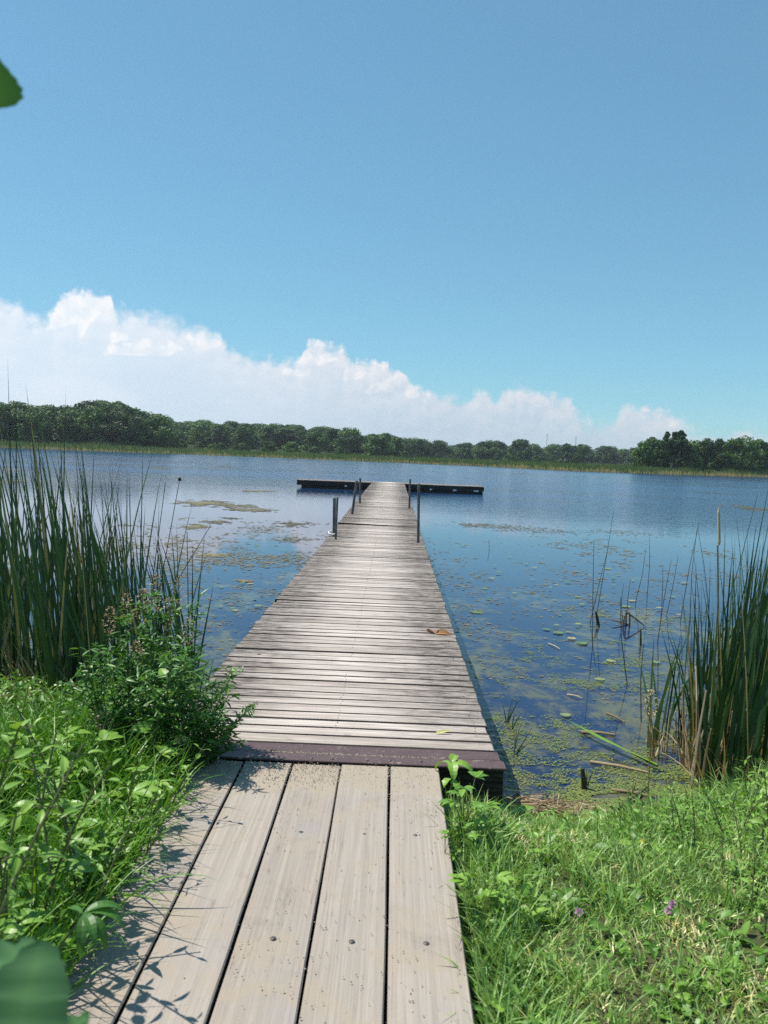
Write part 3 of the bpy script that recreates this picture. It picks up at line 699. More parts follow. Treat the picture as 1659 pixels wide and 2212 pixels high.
# ramp of five broad boards
ramp = thing('boardwalk', 'short approach ramp of five broad pale boards laid lengthwise in the foreground', 'boardwalk', (-.335, 4.2, 0))
ro = -np.array([-.335, 4.2, 0]); edges = [0.29, 0.04, -0.21, -0.46, -0.71, -0.96]
planks = []
for i in range(5):
    m = MB(); hi, lo = edges[i], edges[i+1]; g0 = [.0, .008, .004, .005, .005][i]
    n = 24; ys = np.linspace(-1.2, 4.148-rng.uniform(0, .006), n); V = []; zz = .452+rng.normal(0, .002)
    wl = (fbm(ys*1.5, ys*0+i, 20+i)-.5)*.010; wr = (fbm(ys*1.5, ys*0+i+9, 30+i)-.5)*.010
    for j in range(n):
        x0, x1 = lo+.003+wl[j]*.7, hi-g0-.001+wr[j]*.7; z = zz+.004*math.sin(ys[j]*1.7+i)
        V += [(x0, ys[j], z-.045), (x0, ys[j], z-.006), (x0+.0045, ys[j], z), (x1-.0045, ys[j], z), (x1, ys[j], z-.006), (x1, ys[j], z-.045)]
    F = [];
    for j in range(n-1):
        for q in range(5): a0 = j*6+q; F.append([a0, a0+6, a0+7, a0+1])
    F = np.array(F); sd = np.tile([True, False, False, False, True], n-1); m.add(np.array(V)+ro, F[~sd], [.15, .35, .55, .1, .8][i]); m.add(np.array(V)+ro, F[sd], .3, 1); m.add(np.array(V[-6:])+ro, [[5, 4, 3, 2, 1, 0]], .3)  # plank sides use the darker wood, so the gaps read dark
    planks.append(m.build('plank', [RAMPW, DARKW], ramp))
for x0 in (-.90, -.34, .20):
    m = MB(); box(m, (x0, -1.2, .25), (x0+.045, 4.09, .404)); m.v[0] += ro; m.build('joist', DARKW, ramp)
for px, py in ((650, 1797), (787, 1802), (897, 1804), (590, 2026), (760, 2033), (921, 2037), (525, 1791), (390, 2015)):
    p = at(px, py, .453)+ro; m = MB(); dome(m, (p[0], p[1], p[2]-.001), .0105, .0035, 12)
    m.build('bolt', BOLT, planks[min(range(5), key=lambda i: abs((edges[i]+edges[i+1])/2+ro[0]-p[0]))], smooth=True)
# hinge plates between ramp and pier
hp = thing('hinge_plate', 'dull purple painted steel hinge plate across the pier end where the ramp meets it', 'hinge plate', (-.3, 4.28, DZ))
ho = -np.array([-.3, 4.28, DZ])
m = MB(); cbox(m, (PX0-.005, 4.288, DZ+.001), (PX1+.012, 4.402, DZ+.011), .003, .5); V = m.v[0]; V[V[:, 1] > 4.36, 2] += .002; m.v[0] = V+ho; m.build('upper_leaf', STEEL, hp)
m = MB(); cbox(m, (PX0-.005, 4.168, DZ+.003), (PX1+.028, 4.266, DZ+.013), .003, .5); m.v[0] += ho; lower = m.build('lower_leaf', STEEL, hp)
m = MB(); tube(m, [(PX0-.005+ho[0], 4.277+ho[1], .004), (PX1+.02+ho[0], 4.277+ho[1], .004)], .008, 8); m.build('hinge_barrel', STEEL, hp)
for sx, sy in ((992, 2418), (1058, 2419), (1169, 2423), (1243, 2425), (1341, 2427)):
    p = at(sx*src, sy*src, DZ+.014)+ho; m = MB(); dome(m, p, .010, .005, 12); m.build('bolt', BOLT, lower, smooth=True)

# floating dock across the far end
fd = thing('floating_dock', 'low floating dock with dark timber sides lying crosswise at the pier end', 'dock', (-.2, 47.3, 0))
fo = -np.array([-.2, 47.3, 0]); X0, X1, Y0, Y1 = -5.45, 5.1, 46.62, 48.5
m = MB(); x = X0
while x < X1-.05: cbox(m, (x, Y0-.02+rng.normal(0, .012), .42), (x+.138, Y1+rng.normal(0, .012), .455+rng.normal(0, .003)), .004, float(rng.uniform(0, .4))); x += .146
for V in m.v: V += fo
m.build('decking', DECKW, fd)
for nm, lo, hi in (('fascia', (X0, Y0, .17), (X1, Y0+.04, .415)), ('fascia', (X0, Y1-.05, .17), (X1, Y1-.01, .415)), ('end_board', (X0+.003, Y0+.043, .17), (X0+.043, Y1-.053, .414)), ('end_board', (X1-.043, Y0+.043, .17), (X1-.003, Y1-.053, .414))):
    m = MB(); box(m, lo, hi); m.v[0] += fo; b_ = m.build(nm, DARKW, fd); front_fascia = b_ if lo[1] == Y0 else front_fascia
m = MB(); box(m, (X0+.25, Y0+.06, -.2), (X1-.25, Y0+.095, .166)); m.v[0] += fo; m.build('shade_backing', DARKW, fd)  # added dark sheet in place of the shade between the floats
for x in (-5.2, -3.4, -1.9, .9, 2.5, 4.5):
    m = MB(); cbox(m, (x, Y0+.10, -.15), (x+.55, Y1-.1, .168), .04); m.v[0] += fo; m.build('float', DARKW, fd)
for x, w in ((-2.75, .13), (2.05, .13), (4.52, .28), (3.35, .2)):
    m = MB(); cbox(m, (x, Y0-.012, .155), (x+w, Y0+.09, .235), .01); m.v[0] += fo; tag(m.build('float_bracket', WHITE, front_fascia), 'small white bracket under the dark fascia')
m = MB(); tube(m, [(-1.30, 46.75, .44), (-1.30, 46.75, .56)], .06, 8); tube(m, [(-1.38, 46.75, .53), (-1.22, 46.75, .53)], .035, 8)
for V in m.v: V += fo
m.build('cleat', PIPE, fd)

# ------------------------------------------------------------------ grass and ground cover
rng = np.random.default_rng(21)
def spots(n, x0, x1, y0, y1, ok):
    x = rng.uniform(x0, x1, n); y = rng.uniform(y0, y1, n); k = ok(x, y)
    return x[k], y[k]
def on_ground(x, y, dz=-0.01): return np.stack([x, y, zground(x, y)+dz], 1)
def inland(x, y): return np.interp(x, SH_X, SH_Y)-y

# short trodden grass on the right
def lush(x, y): return sstep(0.9, 0.0, np.abs(inland(x, y)-0.35))*sstep(0.9, 1.5, x)+sstep(1.5, 2.4, x-0.25*(y-3))*0.9+0.75*sstep(.66, .40, x)
def okR(x, y):
    patch = fbm(x*2.6, y*2.6, 51)
    bare = np.minimum((x-1.62)**2/.16+(y-2.75)**2/.04, (x-.72)**2/.03+(y-2.1)**2/.015)
    return (x > 0.305+0.03*fbm(y*6, y*0, 8)) & (inland(x, y) > 0.10) & (rng.random(len(x)) < np.clip((patch-.08)*3.2, .35, 1)*np.where(bare < 1, .12, 1))
gm = MB()
x, y = spots(125000, .29, 4.2, 1.3, 5.6, okR); lu = np.clip(lush(x, y), 0, 1); N = len(x)
L = rng.uniform(.028, .085, N)*(1+3.4*lu*rng.random(N)); bx = fbm(x*3, y*3, 61)
tn = np.clip(rng.normal(.36, .17, N)+.95*(bx-.47)-.12*lu+np.where(rng.random(N) < .05+.55*sstep(.50, .62, fbm(x*3.5, y*3.5, 65)), .55, 0)*(1-lu), 0, 1); L = L*(.55+.9*fbm(x*4.5, y*4.5, 66))
blades(gm, on_ground(x, y), rng.uniform(0, 6.28, N), L, rng.uniform(.05, .75, N), rng.uniform(.1, 1.2, N), rng.uniform(.0032, .0085, N)*(1+.5*lu), n=3, tint=tn, face=rng.uniform(0, 6.28, N))
tuft = np.stack([rng.uniform(.32, 3.2, 150), rng.uniform(1.7, 4.7, 150)], 1); tuft = tuft[(inland(tuft[:, 0], tuft[:, 1]) > .15)]
k_ = rng.integers(8, 26, len(tuft)); cx_ = np.repeat(tuft, k_, 0); N = len(cx_); h_ = np.repeat(rng.uniform(.09, .24, len(tuft)), k_)
x, y = cx_[:, 0]+rng.normal(0, .022, N), cx_[:, 1]+rng.normal(0, .022, N)
blades(gm, on_ground(x, y), rng.uniform(0, 6.28, N), h_*rng.uniform(.6, 1.15, N), rng.uniform(.05, .5, N), rng.uniform(.2, 1.4, N), rng.uniform(.004, .009, N), n=5, tint=np.clip(np.repeat(rng.uniform(.05, .62, len(tuft)), k_)+rng.normal(0, .1, N), 0, 1), face=rng.uniform(0, 6.28, N))
tag(gm.build('grass', GRASS_R), 'short trodden green grass right of the ramp', 'grass', kind='stuff')

# tall bright grass on the left
def okL(x, y):
    return (x < -0.985-0.05*fbm(y*5, y*0, 7)) & (inland(x, y) > -0.15) & (rng.random(len(x)) < np.clip((fbm(x*2.1, y*2.1, 71)-.18)*2.6, .1, 1))
gm = MB()
x, y = spots(50000, -5.2, -.97, 1.5, 6.9, okL); N = len(x); ed = sstep(-1.0, -1.5, x)
L = rng.uniform(.12, .36, N)*(.62+.68*ed)*(1+.25*fbm(x*2, y*2, 5)); L = L*np.where(rng.random(N) < .1, 1.5, 1)*(1-.62*sstep(3.6, 4.9, y)*sstep(-1.5, -2.2, x)-.25*sstep(3.6, 4.9, y))
tn = np.clip(rng.normal(.50, .17, N)+.5*(fbm(x*2.5, y*2.5, 62)-.5)+np.where(rng.random(N) < .05, .4, 0), 0, 1)
blades(gm, on_ground(x, y), rng.uniform(0, 6.28, N), L, rng.uniform(.03, .38, N), rng.uniform(.2, 1.35, N), rng.uniform(.005, .012, N), n=5, tint=tn, face=rng.uniform(0, 6.28, N))
x, y = spots(11000, -2.8, -.92, 1.7, 4.4, lambda x, y: (x < -.93) & (rng.random(len(x)) < np.where(x > -1.25, 1, .5)) & (fbm(x*3.3, y*3.3, 75) > .42)); N = len(x)
blades(gm, on_ground(x, y), rng.uniform(0, 6.28, N), rng.uniform(.25, .52, N)*(1-.35*sstep(3.4, 4.4, y)), rng.uniform(.03, .30, N), rng.uniform(.5, 1.9, N), rng.uniform(.007, .013, N), n=7, tint=np.clip(rng.normal(.45, .22, N), 0, .95), face=rng.uniform(0, 6.28, N))
tag(gm.build('grass', GRASS_L), 'tall lush green grass on the bank left of the ramp', 'grass', kind='stuff')

# leafy ground cover: clover, plantain and small weeds with no stem of their own in sight
def cover(n, x0, x1, y0, y1, ok, hmax, Lr, name, lab):
    m = MB(); x, y = spots(n, x0, x1, y0, y1, ok); N = len(x)
    P = on_ground(x, y); hh = hmax(x, y)*rng.random(N)**.7; P[:, 2] += hh
    L = rng.uniform(Lr[0], Lr[1], N); L *= np.where(rng.random(N) < .12, 1.8, 1)
    tn = np.clip(rng.normal(.45, .22, N)+.5*(fbm(x*2, y*2, 33)-.5), 0, 1)
    leaves(m, P, rng.uniform(0, 6.28, N), rng.uniform(-.2, 1.1, N), L, L*rng.uniform(.32, .62, N), rng.uniform(.1, 1.2, N), rng.normal(0, .5, N), 4, 'ovate', .22, tn)
    tag(m.build(name, WEED), lab, 'ground cover', kind='stuff')
cover(22000, .30, 3.6, 1.5, 4.8, lambda x, y: (x > .31) & (inland(x, y) > .15) & (rng.random(len(x)) < np.clip((fbm(x*3.1, y*3.1, 81)-.33)*3.5, 0, 1)),
      lambda x, y: .035+.16*np.clip(lush(x, y), 0, 1), (.014, .050), 'ground_cover', 'small clover and plantain leaves growing through the short grass')
cover(26000, -4.6, -.95, 1.6, 6.2, lambda x, y: (x < -.97) & (inland(x, y) > .0) & (rng.random(len(x)) < np.clip((fbm(x*2.4, y*2.4, 83)-.30)*3.2, 0.05, 1)),
      lambda x, y: (.10+.20*sstep(-1.0, -1.6, x))*(1-.6*sstep(3.6, 4.9, y)*sstep(-1.5, -2.2, x)), (.020, .055), 'ground_cover', 'mixed broad weed leaves growing through the tall grass')

# ------------------------------------------------------------------ leafy weeds, each a plant of its own
def nettle(seed, H, pairs, Lr, t_lo=.18, prof='tooth'):
    rg = np.random.default_rng(seed); s = MB(); lf = MB(); lean = rg.uniform(-.32, .32, 2)
    pts = np.array([[lean[0]*t*t*H, lean[1]*t*t*H, t*H] for t in np.linspace(0, 1, 6)]); tube(s, pts, np.linspace(.0042, .0018, 6)*(H/.4)**.4, 5, .3)
    for k in range(pairs):
        t = t_lo+(1-t_lo)*(k+.5)/pairs; p = np.array([lean[0]*t*t*H, lean[1]*t*t*H, t*H]); a0 = k*1.571+rg.normal(0, .25)
        for s2 in (0, math.pi):
            L = rg.uniform(*Lr)*(1-.5*t*t)*(.75 if t < .35 else 1); a = a0+s2+rg.normal(0, .2); e = rg.uniform(.1, .5)+.5*t*t
            q = p+np.array([math.cos(a), math.sin(a), .3])*.018
            tube(s, [p, q], [.0022, .0015], 4, .5)
            leaves(lf, [q], a, e, L, L*(rg.uniform(.46, .60) if prof == 'tooth' else rg.uniform(.24, .34)), rg.uniform(.4, 1.2), rg.normal(0, .35), 7, prof, .22, np.clip(.35+.45*t+rg.normal(0, .12), 0, 1))
    return s.mesh('stem', STEM), lf.mesh('foliage', WEED)
def rosette(seed, n, Lr, w=.4, up=(.15, .9)):
    rg = np.random.default_rng(seed); lf = MB(); s = MB()
    a = np.arange(n)*2.4+rg.normal(0, .2, n); L = rg.uniform(*Lr, n)
    leaves(lf, np.zeros((n, 3))+np.stack([np.cos(a)*.015, np.sin(a)*.015, np.full(n, .02)], 1), a, rg.uniform(*up, n), L, L*w*rg.uniform(.8, 1.2, n), rg.uniform(.4, 1.1, n), rg.normal(0, .2, n), 7, 'obovate', .2, rg.uniform(.35, .9, n))
    tube(s, [(0, 0, -.02), (0, 0, .03)], .006, 5, .4)
    return s.mesh('stem', STEM), lf.mesh('foliage', WEED)
def creeper(seed, n):                                          # five-fingered leaves on trailing stems
    rg = np.random.default_rng(seed); s = MB(); lf = MB()
    for k in range(n):
        a = rg.uniform(0, 6.28); H = rg.uniform(.10, .26); e = rg.uniform(.02, .12)
        q = np.array([e*math.cos(a), e*math.sin(a), H]); tube(s, [(0, 0, 0), q*.5+np.array([0, 0, .03]), q], [.003, .0022, .0015], 4, .5)
        for f in range(5):
            L = (.055, .07, .08, .07, .055)[f]*rg.uniform(.75, 1.1); leaves(lf, [q], a+(f-2)*.62, rg.uniform(.1, .5), L, L*.42, .6, rg.normal(0, .15), 6, 'tooth', .2, rg.uniform(.5, 1))
    return s.mesh('stem', STEM), lf.mesh('foliage', WEED)
def make_plant(name, label, cat, pr, p, rz=0, sc=1.0, group=None, names=('stem', 'foliage')):
    o = thing(name, label, cat, p, rz, group, sc)
    if cat == 'weed': o.rotation_euler = (random.Random(p[0]*91+p[1]).gauss(0, .16), random.Random(p[1]*77-p[0]).gauss(0, .16), rz)
    for nm, me in zip(names, pr):
        c = bpy.data.objects.new(nm, me); COL.objects.link(c); c.parent = o
    return o
def gp(x, y): return (x, y, float(zground(x, y))-.01)
NET = [nettle(300+i, [.42, .34, .5, .38][i], [6, 5, 7, 6][i], (.045, .08), .1, ('tooth', 'lance')[i % 2]) for i in range(4)]
ROS = [rosette(320+i, [8, 7, 9][i], (.035, .065), [.42, .34, .5][i]) for i in range(3)]
CRE = [creeper(340+i, [5, 7][i]) for i in range(2)]
rg = np.random.default_rng(8)
bank = [(-1.04, 2.15, .8), (-1.16, 2.35, .95), (-1.02, 2.55, .7), (-1.2, 2.75, 1.0), (-1.06, 2.95, .75), (-1.26, 3.1, .9), (-1.05, 3.3, .65), (-1.22, 3.45, .8), (-1.05, 3.62, .6),
        (-1.35, 2.5, 1.1), (-1.5, 2.85, 1.0), (-1.45, 3.3, .95), (-1.7, 3.0, 1.0), (-1.85, 3.5, .9), (-1.38, 3.75, .8), (-1.65, 3.9, .8), (-2.1, 3.2, .9), (-2.3, 3.8, .8), (-2.0, 4.3, .7), (-2.6, 4.3, .7), (-1.28, 2.05, 1.0), (-1.42, 2.2, 1.2), (-1.6, 2.45, 1.1), (-1.12, 1.9, .9), (-1.3, 1.75, 1.1), (-1.0, 1.75, .7),
        (-.96, 2.2, 1.35), (-.98, 2.42, 1.5), (-1.0, 2.66, 1.45), (-1.08, 2.3, 1.5), (-1.1, 2.55, 1.4), (-1.02, 2.9, 1.2), (-.95, 3.1, .9), (-.95, 3.3, .95), (-.96, 3.5, .9), (-.95, 3.7, .8), (-.98, 3.85, .9), (-1.1, 3.9, 1.0), (-1.2, 4.05, 1.1), (-1.15, 4.2, .9), (-.94, 2.78, 1.0), (-.93, 2.02, 1.2), (-.97, 1.85, 1.2), (-1.35, 4.15, 1.0), (-.90, 3.22, .6), (-.89, 3.45, .6), (-.90, 3.68, .6), (-.91, 3.9, .65), (-.90, 2.95, .7), (-.90, 4.08, .7)]
n0 = None
for i, (x, y, s) in enumerate(bank):
    make_plant('broadleaf_weed', 'leafy broadleaf weed with toothed paired leaves in the thicket on the left bank', 'weed', NET[i % 4], gp(x+rg.normal(0, .02), y), rg.uniform(0, 6.28), s, 'broadleaf weeds on the left bank')
TALLN = [nettle(380+i, [.74, .64, .80][i], [17, 15, 18][i], (.05, .09), .05, ('lance', 'tooth', 'lance')[i]) for i in range(3)]
for i, (x, y, s) in enumerate([(-.97, 2.62, 1.1), (-1.02, 2.85, .95), (-.95, 2.40, 1.05), (-1.10, 2.55, 1.15), (-.98, 2.15, 1.05), (-1.0, 3.05, .72), (-1.2, 2.95, .8)]):
    make_plant('tall_weed', 'unseen tall broadleaf weed added to shade the lower left corner leaf and ramp edge', 'weed', TALLN[i % 3], gp(x, y), rg.uniform(0, 6.28), s, 'tall weeds at the lower left ramp edge')
for i, (x, y, s) in enumerate([(-.84, 1.28, 1.45), (-.98, 1.5, 1.5), (-.80, 1.02, 1.4), (-1.05, 1.75, 1.3), (-1.12, 1.95, 1.35), (-.92, 1.7, 1.15), (-1.2, 2.2, 1.3), (-1.28, 2.45, 1.3)]):  # unseen weeds added out of frame to shade the near leaf and ramp
    make_plant('tall_weed', 'unseen tall broadleaf weed added to shade the lower left corner leaf and ramp edge', 'weed', TALLN[i % 3], gp(x, y), rg.uniform(0, 6.28), s, 'tall weeds at the lower left ramp edge')
for i, (x, y, s) in enumerate([(-1.03, 2.45, 1.3), (-1.02, 2.85, 1.2), (-1.06, 3.15, 1.4), (-1.0, 3.5, 1.1), (-1.12, 3.75, 1.2), (-.99, 2.25, 1.2), (-1.3, 3.6, 1.4), (-1.5, 3.6, 1.4), (-1.75, 3.3, 1.3)]):
    make_plant('creeper_plant', 'low creeper with five fingered leaves spilling onto the left edge of the ramp', 'creeper', CRE[i % 2], gp(x, y), rg.uniform(0, 6.28), s, 'creepers along the left ramp edge')
tall = nettle(360, .62, 7, (.11, .16))
LUSH = [nettle(370+i, [.34, .28, .40][i], [9, 8, 10][i], (.05, .085), .05, ('lance', 'tooth', 'lance')[i]) for i in range(3)]
p = at(325, 1690, .42); make_plant('broadleaf_sapling', 'upright young plant with dark stem and large pointed leaves above the left weeds', 'sapling', tall, gp(p[0], p[1]), .6, 1.0)
for i, (px, py, s, pr, lab) in enumerate([(1000, 1800, 1.0, CRE[1], 'bright green creeper with five fingered leaves beside the dark pier end'), (985, 1860, .6, CRE[0], 'small trailing weed lying over the right ramp edge near the hinge'),
        (960, 1860, .35, CRE[0], 'wilted dark sprig lying flat on the right board of the ramp'), (1040, 1990, .8, CRE[0], 'low creeper at the right ramp edge halfway to the hinge')]):
    q = at(px, py, .42); make_plant('creeper_plant', lab, 'creeper', pr, (q[0], q[1], max(float(zground(q[0], q[1]))-.01, .40 if q[0] > .3 else .45)), i*1.3, s, 'creepers along the right ramp edge')
for i, (px, py, s) in enumerate([(1040, 2140, 1.1), (1075, 2165, .8), (1240, 1960, .8), (1330, 1940, 1.0), (1400, 1925, 1.1), (1445, 1980, .9), (1190, 2100, 1.0), (1330, 2060, .9), (1100, 2040, .8), (1545, 1990, 1.0), (1290, 1860, .8), (1420, 1840, .9), (1150, 1900, .8), (1600, 1900, 1.2), (1560, 2110, 1.1), (1440, 2150, 1.1)]):
    q = at(px, py, .42); make_plant('plantain', 'low rosette of rounded plantain leaves in the short grass right of the ramp', 'plantain', ROS[i % 3], gp(q[0], q[1]), rg.uniform(0, 6.28), s, 'plantain rosettes in the right grass')
for i, (px, py, s) in enumerate([(1450, 1790, .75), (1530, 1770, .9), (1610, 1760, 1.0), (1570, 1830, .95), (1640, 1830, 1.05), (1500, 1850, .75), (1650, 1740, 1.1), (1400, 1800, .6), (1340, 1810, .5), (1480, 1730, .8), (1560, 1720, .9), (1630, 1700, 1.0), (1600, 1800, 1.0), (1540, 1800, .85), (1660, 1880, 1.0), (1600, 1880, .8), (1440, 1760, .7), (1500, 1780, .8), (1690, 1780, 1.1), (1580, 1760, .95), (1700, 1860, 1.1), (1150, 1790, .35), (1220, 1790, .4), (1290, 1785, .5), (1350, 1775, .55), (1400, 1760, .7), (1480, 1820, .8), (1530, 1880, .7), (1640, 1940, .8), (1620, 2000, .7), (1560, 1930, .6), (1650, 2060, .7), (1460, 1800, .8), (1010, 1830, .45), (1050, 1870, .4), (1090, 1820, .4)]):
    q = at(px, py, .35); make_plant('broadleaf_weed', 'leafy weed rising from the lush grass on the right bank', 'weed', LUSH[i % 3], gp(q[0], q[1]), rg.uniform(0, 6.28), s, 'weeds on the right bank')
# drooping seedling in front of the hinge plate
s = MB(); lf = MB(); tube(s, [(0, 0, 0), (.004, 0, .14), (.0, .0, .285)], [.005, .004, .003], 6, .7)
for a, e, L, W, dr, tz in ((-.2, .5, .15, .06, 1.9, .27), (2.6, .4, .12, .05, 1.9, .27), (-1.5, .45, .14, .055, 2.0, .28), (1.2, .7, .10, .05, 1.3, .28), (-2.3, .1, .10, .045, 1.5, .20), (-.9, .0, .09, .04, 1.3, .19)):
    leaves(lf, [(0, 0, tz)], a, e, L, W, dr, .15, 8, 'tooth', .25, .85)
q = at(958, 1745, .28); make_plant('seedling', 'pale green seedling with drooping leaves in front of the right part of the hinge plate', 'seedling', (s.mesh('stem', STEM), lf.mesh('foliage', WEED)), (.345, 4.07, .24), 0, 1.0)
# single broad leaf plant by the litter
lf = MB(); s = MB(); tube(s, [(0, 0, 0), (.02, .0, .07)], [.005, .003], 5, .6)
leaves(lf, [(.02, 0, .07)]*3, [.15, 1.9, -2.2], [.35, .8, .9], [.17, .13, .08], [.06, .05, .04], [.5, .6, .5], [.2, .1, 0], 7, 'ovate', .2, [.75, .6, .6])
q = at(1085, 1765, .2); make_plant('dock_plant', 'small plant with one broad pale leaf reaching over the dead reed litter', 'plant', (s.mesh('stem', STEM), lf.mesh('foliage', WEED)), gp(q[0], q[1]), .1, 1.0)

# shrub with narrow leaves leaning over the pier
rg = np.random.default_rng(404); st = MB(); lf = MB()
stems = []
for k in range(34):
    a_, r_ = rg.uniform(0, 6.28), .30*math.sqrt(rg.random()); bx, by = r_*math.cos(a_), .7*r_*math.sin(a_)
    stems.append((bx, by, (rg.uniform(.88, 1.0) if k < 5 else rg.uniform(.40, .80))*(1-.5*max(0, bx)), bx*.55+rg.normal(.03, .07), by*.5+rg.normal(0, .07)))
for bx, by, H, lx, ly in stems:
    P = np.array([[bx+lx*t*t*.75, by+ly*t*t, H*t] for t in np.linspace(0, 1, 9)]); tube(st, P, np.linspace(.0055, .0015, 9), 5, .25)
    paths = [(P, 0.15)]
    for k in range(6):
        t = .3+.11*k; i0 = t*8; j = int(i0); p0 = P[j]+(P[j+1]-P[j])*(i0-j) if j < 8 else P[8]
        a = rg.uniform(0, 6.28); l = rg.uniform(.08, .19)*(1.2-t*.6); Q = np.array([p0+np.array([math.cos(a)*l*u, math.sin(a)*l*u, l*.75*u]) for u in np.linspace(0, 1, 4)])
        tube(st, Q, np.linspace(.003, .001, 4), 4, .35); paths.append((Q, 0.1))
    for Q, t0 in paths:
        n = int(np.linalg.norm(Q[-1]-Q[0])/.0100)+5; u = rg.uniform(t0, 1.0, n)*(len(Q)-1); j = np.minimum(u.astype(int), len(Q)-2); f = (u-j)[:, None]
        pp = Q[j]*(1-f)+Q[j+1]*f; L = rg.uniform(.038, .072, n)
        leaves(lf, pp, rg.uniform(0, 6.28, n), rg.uniform(-.3, .8, n), L, L*rg.uniform(.17, .26, n), rg.uniform(.1, .7, n), rg.normal(0, .5, n), 4, 'lance', .2, np.clip(rg.normal(.45, .2, n)+.25*(pp[:, 2]/.9-.4), 0, 1))
sh = make_plant('leafy_shrub', 'bushy shrub with narrow willow like leaves leaning over the left edge of the pier', 'shrub', (st.mesh('stems', STEM), lf.mesh('foliage', SHRUB)), (-1.14, 4.14, .33), 0, 1.0, names=('stems', 'foliage'))

# ------------------------------------------------------------------ reeds
def cattail(seed, n, Hr, dead=2, lean=math.pi, W=(.014, .026)):
    rg = np.random.default_rng(seed); m = MB(); a = rg.normal(lean, 1.0, n); L = rg.uniform(Hr[0], Hr[1], n)
    B = np.stack([rg.normal(0, .022, n), rg.normal(0, .022, n), np.full(n, -.12)], 1)
    blades(m, B, a, L, rg.uniform(.01, .15, n), np.where(rg.random(n) < .10, rg.uniform(.8, 2.0, n), np.abs(rg.normal(.12, .17, n))), rg.uniform(*W, n), n=10, tint=np.where(rg.random(n) < .045, .98, np.clip(rg.normal(.42, .24, n), 0, .9)), face=rg.uniform(-.9, .9, n), flare=.15)
    if dead:
        B = np.stack([rg.normal(0, .03, dead), rg.normal(0, .03, dead), np.full(dead, -.1)], 1)
        blades(m, B, rg.uniform(0, 6.28, dead), rg.uniform(.3, .7, dead), rg.uniform(.05, .5, dead), rg.uniform(0, .9, dead), .013, n=5, tint=1.0, face=rg.uniform(-.8, .8, dead))
    return m
def cat_meshes(lean, seeds, Hr=(1.35, 2.15), W=(.014, .026)):
    out = []
    for s in seeds: out.append(cattail(s, [5, 6, 6, 5, 6, 4][s % 6], Hr, 2, lean, W).mesh('cattail', REED))
    return out
CL = cat_meshes(math.pi*.98, range(500, 506), (1.15, 2.2)); CR = cat_meshes(math.pi*.25, range(512, 518), (1.35, 2.15), (.019, .033))
def put_cattail(me, x, y, z, s, rz, label, group):
    o = bpy.data.objects.new('cattail', me); COL.objects.link(o); o.location = (x, y, z); o.scale = (1, 1, s); o.rotation_euler = (0, 0, rz)
    return tag(o, label, 'reed', group)
rg = np.random.default_rng(66)
LABL = 'tall dark green cattail in the dense reed stand left of the pier'
for i in range(112):
    x = -1.58-3.4*rg.random()**1.25; y = np.interp(x, SH_X, SH_Y)+rg.uniform(-1.15, .9)
    if i < 16: p = at([-20, 10, 45, 60, 75, 100, 150, 190, 215, 240, 290, 330, 365, 385, 400, 410][i], [1530, 1520, 1545, 1555, 1550, 1535, 1500, 1480, 1490, 1470, 1450, 1440, 1440, 1430, 1425, 1420][i], .1); x, y = p[0], p[1]
    sc = np.interp(x*6.3/y, [-4, -3.3, -2.6, -2.1, -1.75], [1.2, 1.28, 1.16, 1.0, .80])*rg.uniform(.66, 1.04)
    put_cattail(CL[i % 6], x, y, float(zground(x, y)) if inland(x, y) > 0 else -.05, sc, rg.normal(0, .35), LABL, 'cattails left of the pier')
LABR = 'green cattail in the reed clump at the right edge of the lake bank'
RB = [(1500, 1640), (1520, 1655), (1545, 1620), (1560, 1650), (1575, 1600), (1590, 1640), (1605, 1590), (1615, 1650), (1630, 1610), (1640, 1640), (1655, 1600), (1665, 1650), (1540, 1590), (1600, 1570), (1640, 1560), (1690, 1620), (1570, 1560), (1480, 1600), (1515, 1600), (1655, 1680), (1620, 1690), (1590, 1690), (1500, 1560), (1700, 1580), (1740, 1650), (1760, 1600), (1535, 1675), (1560, 1690), (1650, 1640), (1680, 1690)]
for i, (px, py) in enumerate(RB+[(a+rg.uniform(-14, 14), b+rg.uniform(-22, 22)) for a, b in RB if a > 1510]):
    p = at(px, py, .05); sc = np.interp(px, [1480, 1540, 1570, 1640], [.62, .95, 1.06, .95])*rg.uniform(.72, 1.03)
    put_cattail(CR[i % 6], p[0], p[1], max(float(zground(p[0], p[1])), -.03), sc, rg.normal(0, .6), LABR, 'cattails on the right bank')
p = at(1408, 1612, 0); put_cattail(CR[2], p[0], p[1], 0, .50, .3, 'small separate cattail fan standing in the scum left of the right reed clump', 'cattails on the right bank')
p = at(1428, 1600, 0); put_cattail(CR[4], p[0], p[1], 0, .40, -.5, 'low leaning cattail beside the small separate fan in the scum', 'cattails on the right bank')
# dead stalks at the foot of the right reeds
def dead_clump(seed, n, H):
    rg = np.random.default_rng(seed); m = MB()
    for k in range(n):
        a = rg.uniform(0, 6.28); l = rg.uniform(.02, .35); h = rg.uniform(.4, 1)*H; b = rg.normal(0, .03, 2)
        tube(m, [(b[0], b[1], -.1), (b[0]+l*.5*h*math.cos(a), b[1]+l*.5*h*math.sin(a), h*.55), (b[0]+l*h*math.cos(a), b[1]+l*h*math.sin(a), h)], [.009, .007, .004], 5, rg.uniform(.2, 1))
    blades(m, np.concatenate([rg.normal(0, .03, (n, 2)), np.full((n, 1), -.05)], 1), rg.uniform(0, 6.28, n), rg.uniform(.3, .7, n)*H, rg.uniform(0, .5, n), rg.uniform(0, 1.6, n), .014, n=5, tint=rg.uniform(.3, 1, n), face=rg.uniform(-.8, .8, n))
    return m.mesh('dead_stalks', STRAW)
DC = [dead_clump(540+i, 4, .62) for i in range(3)]
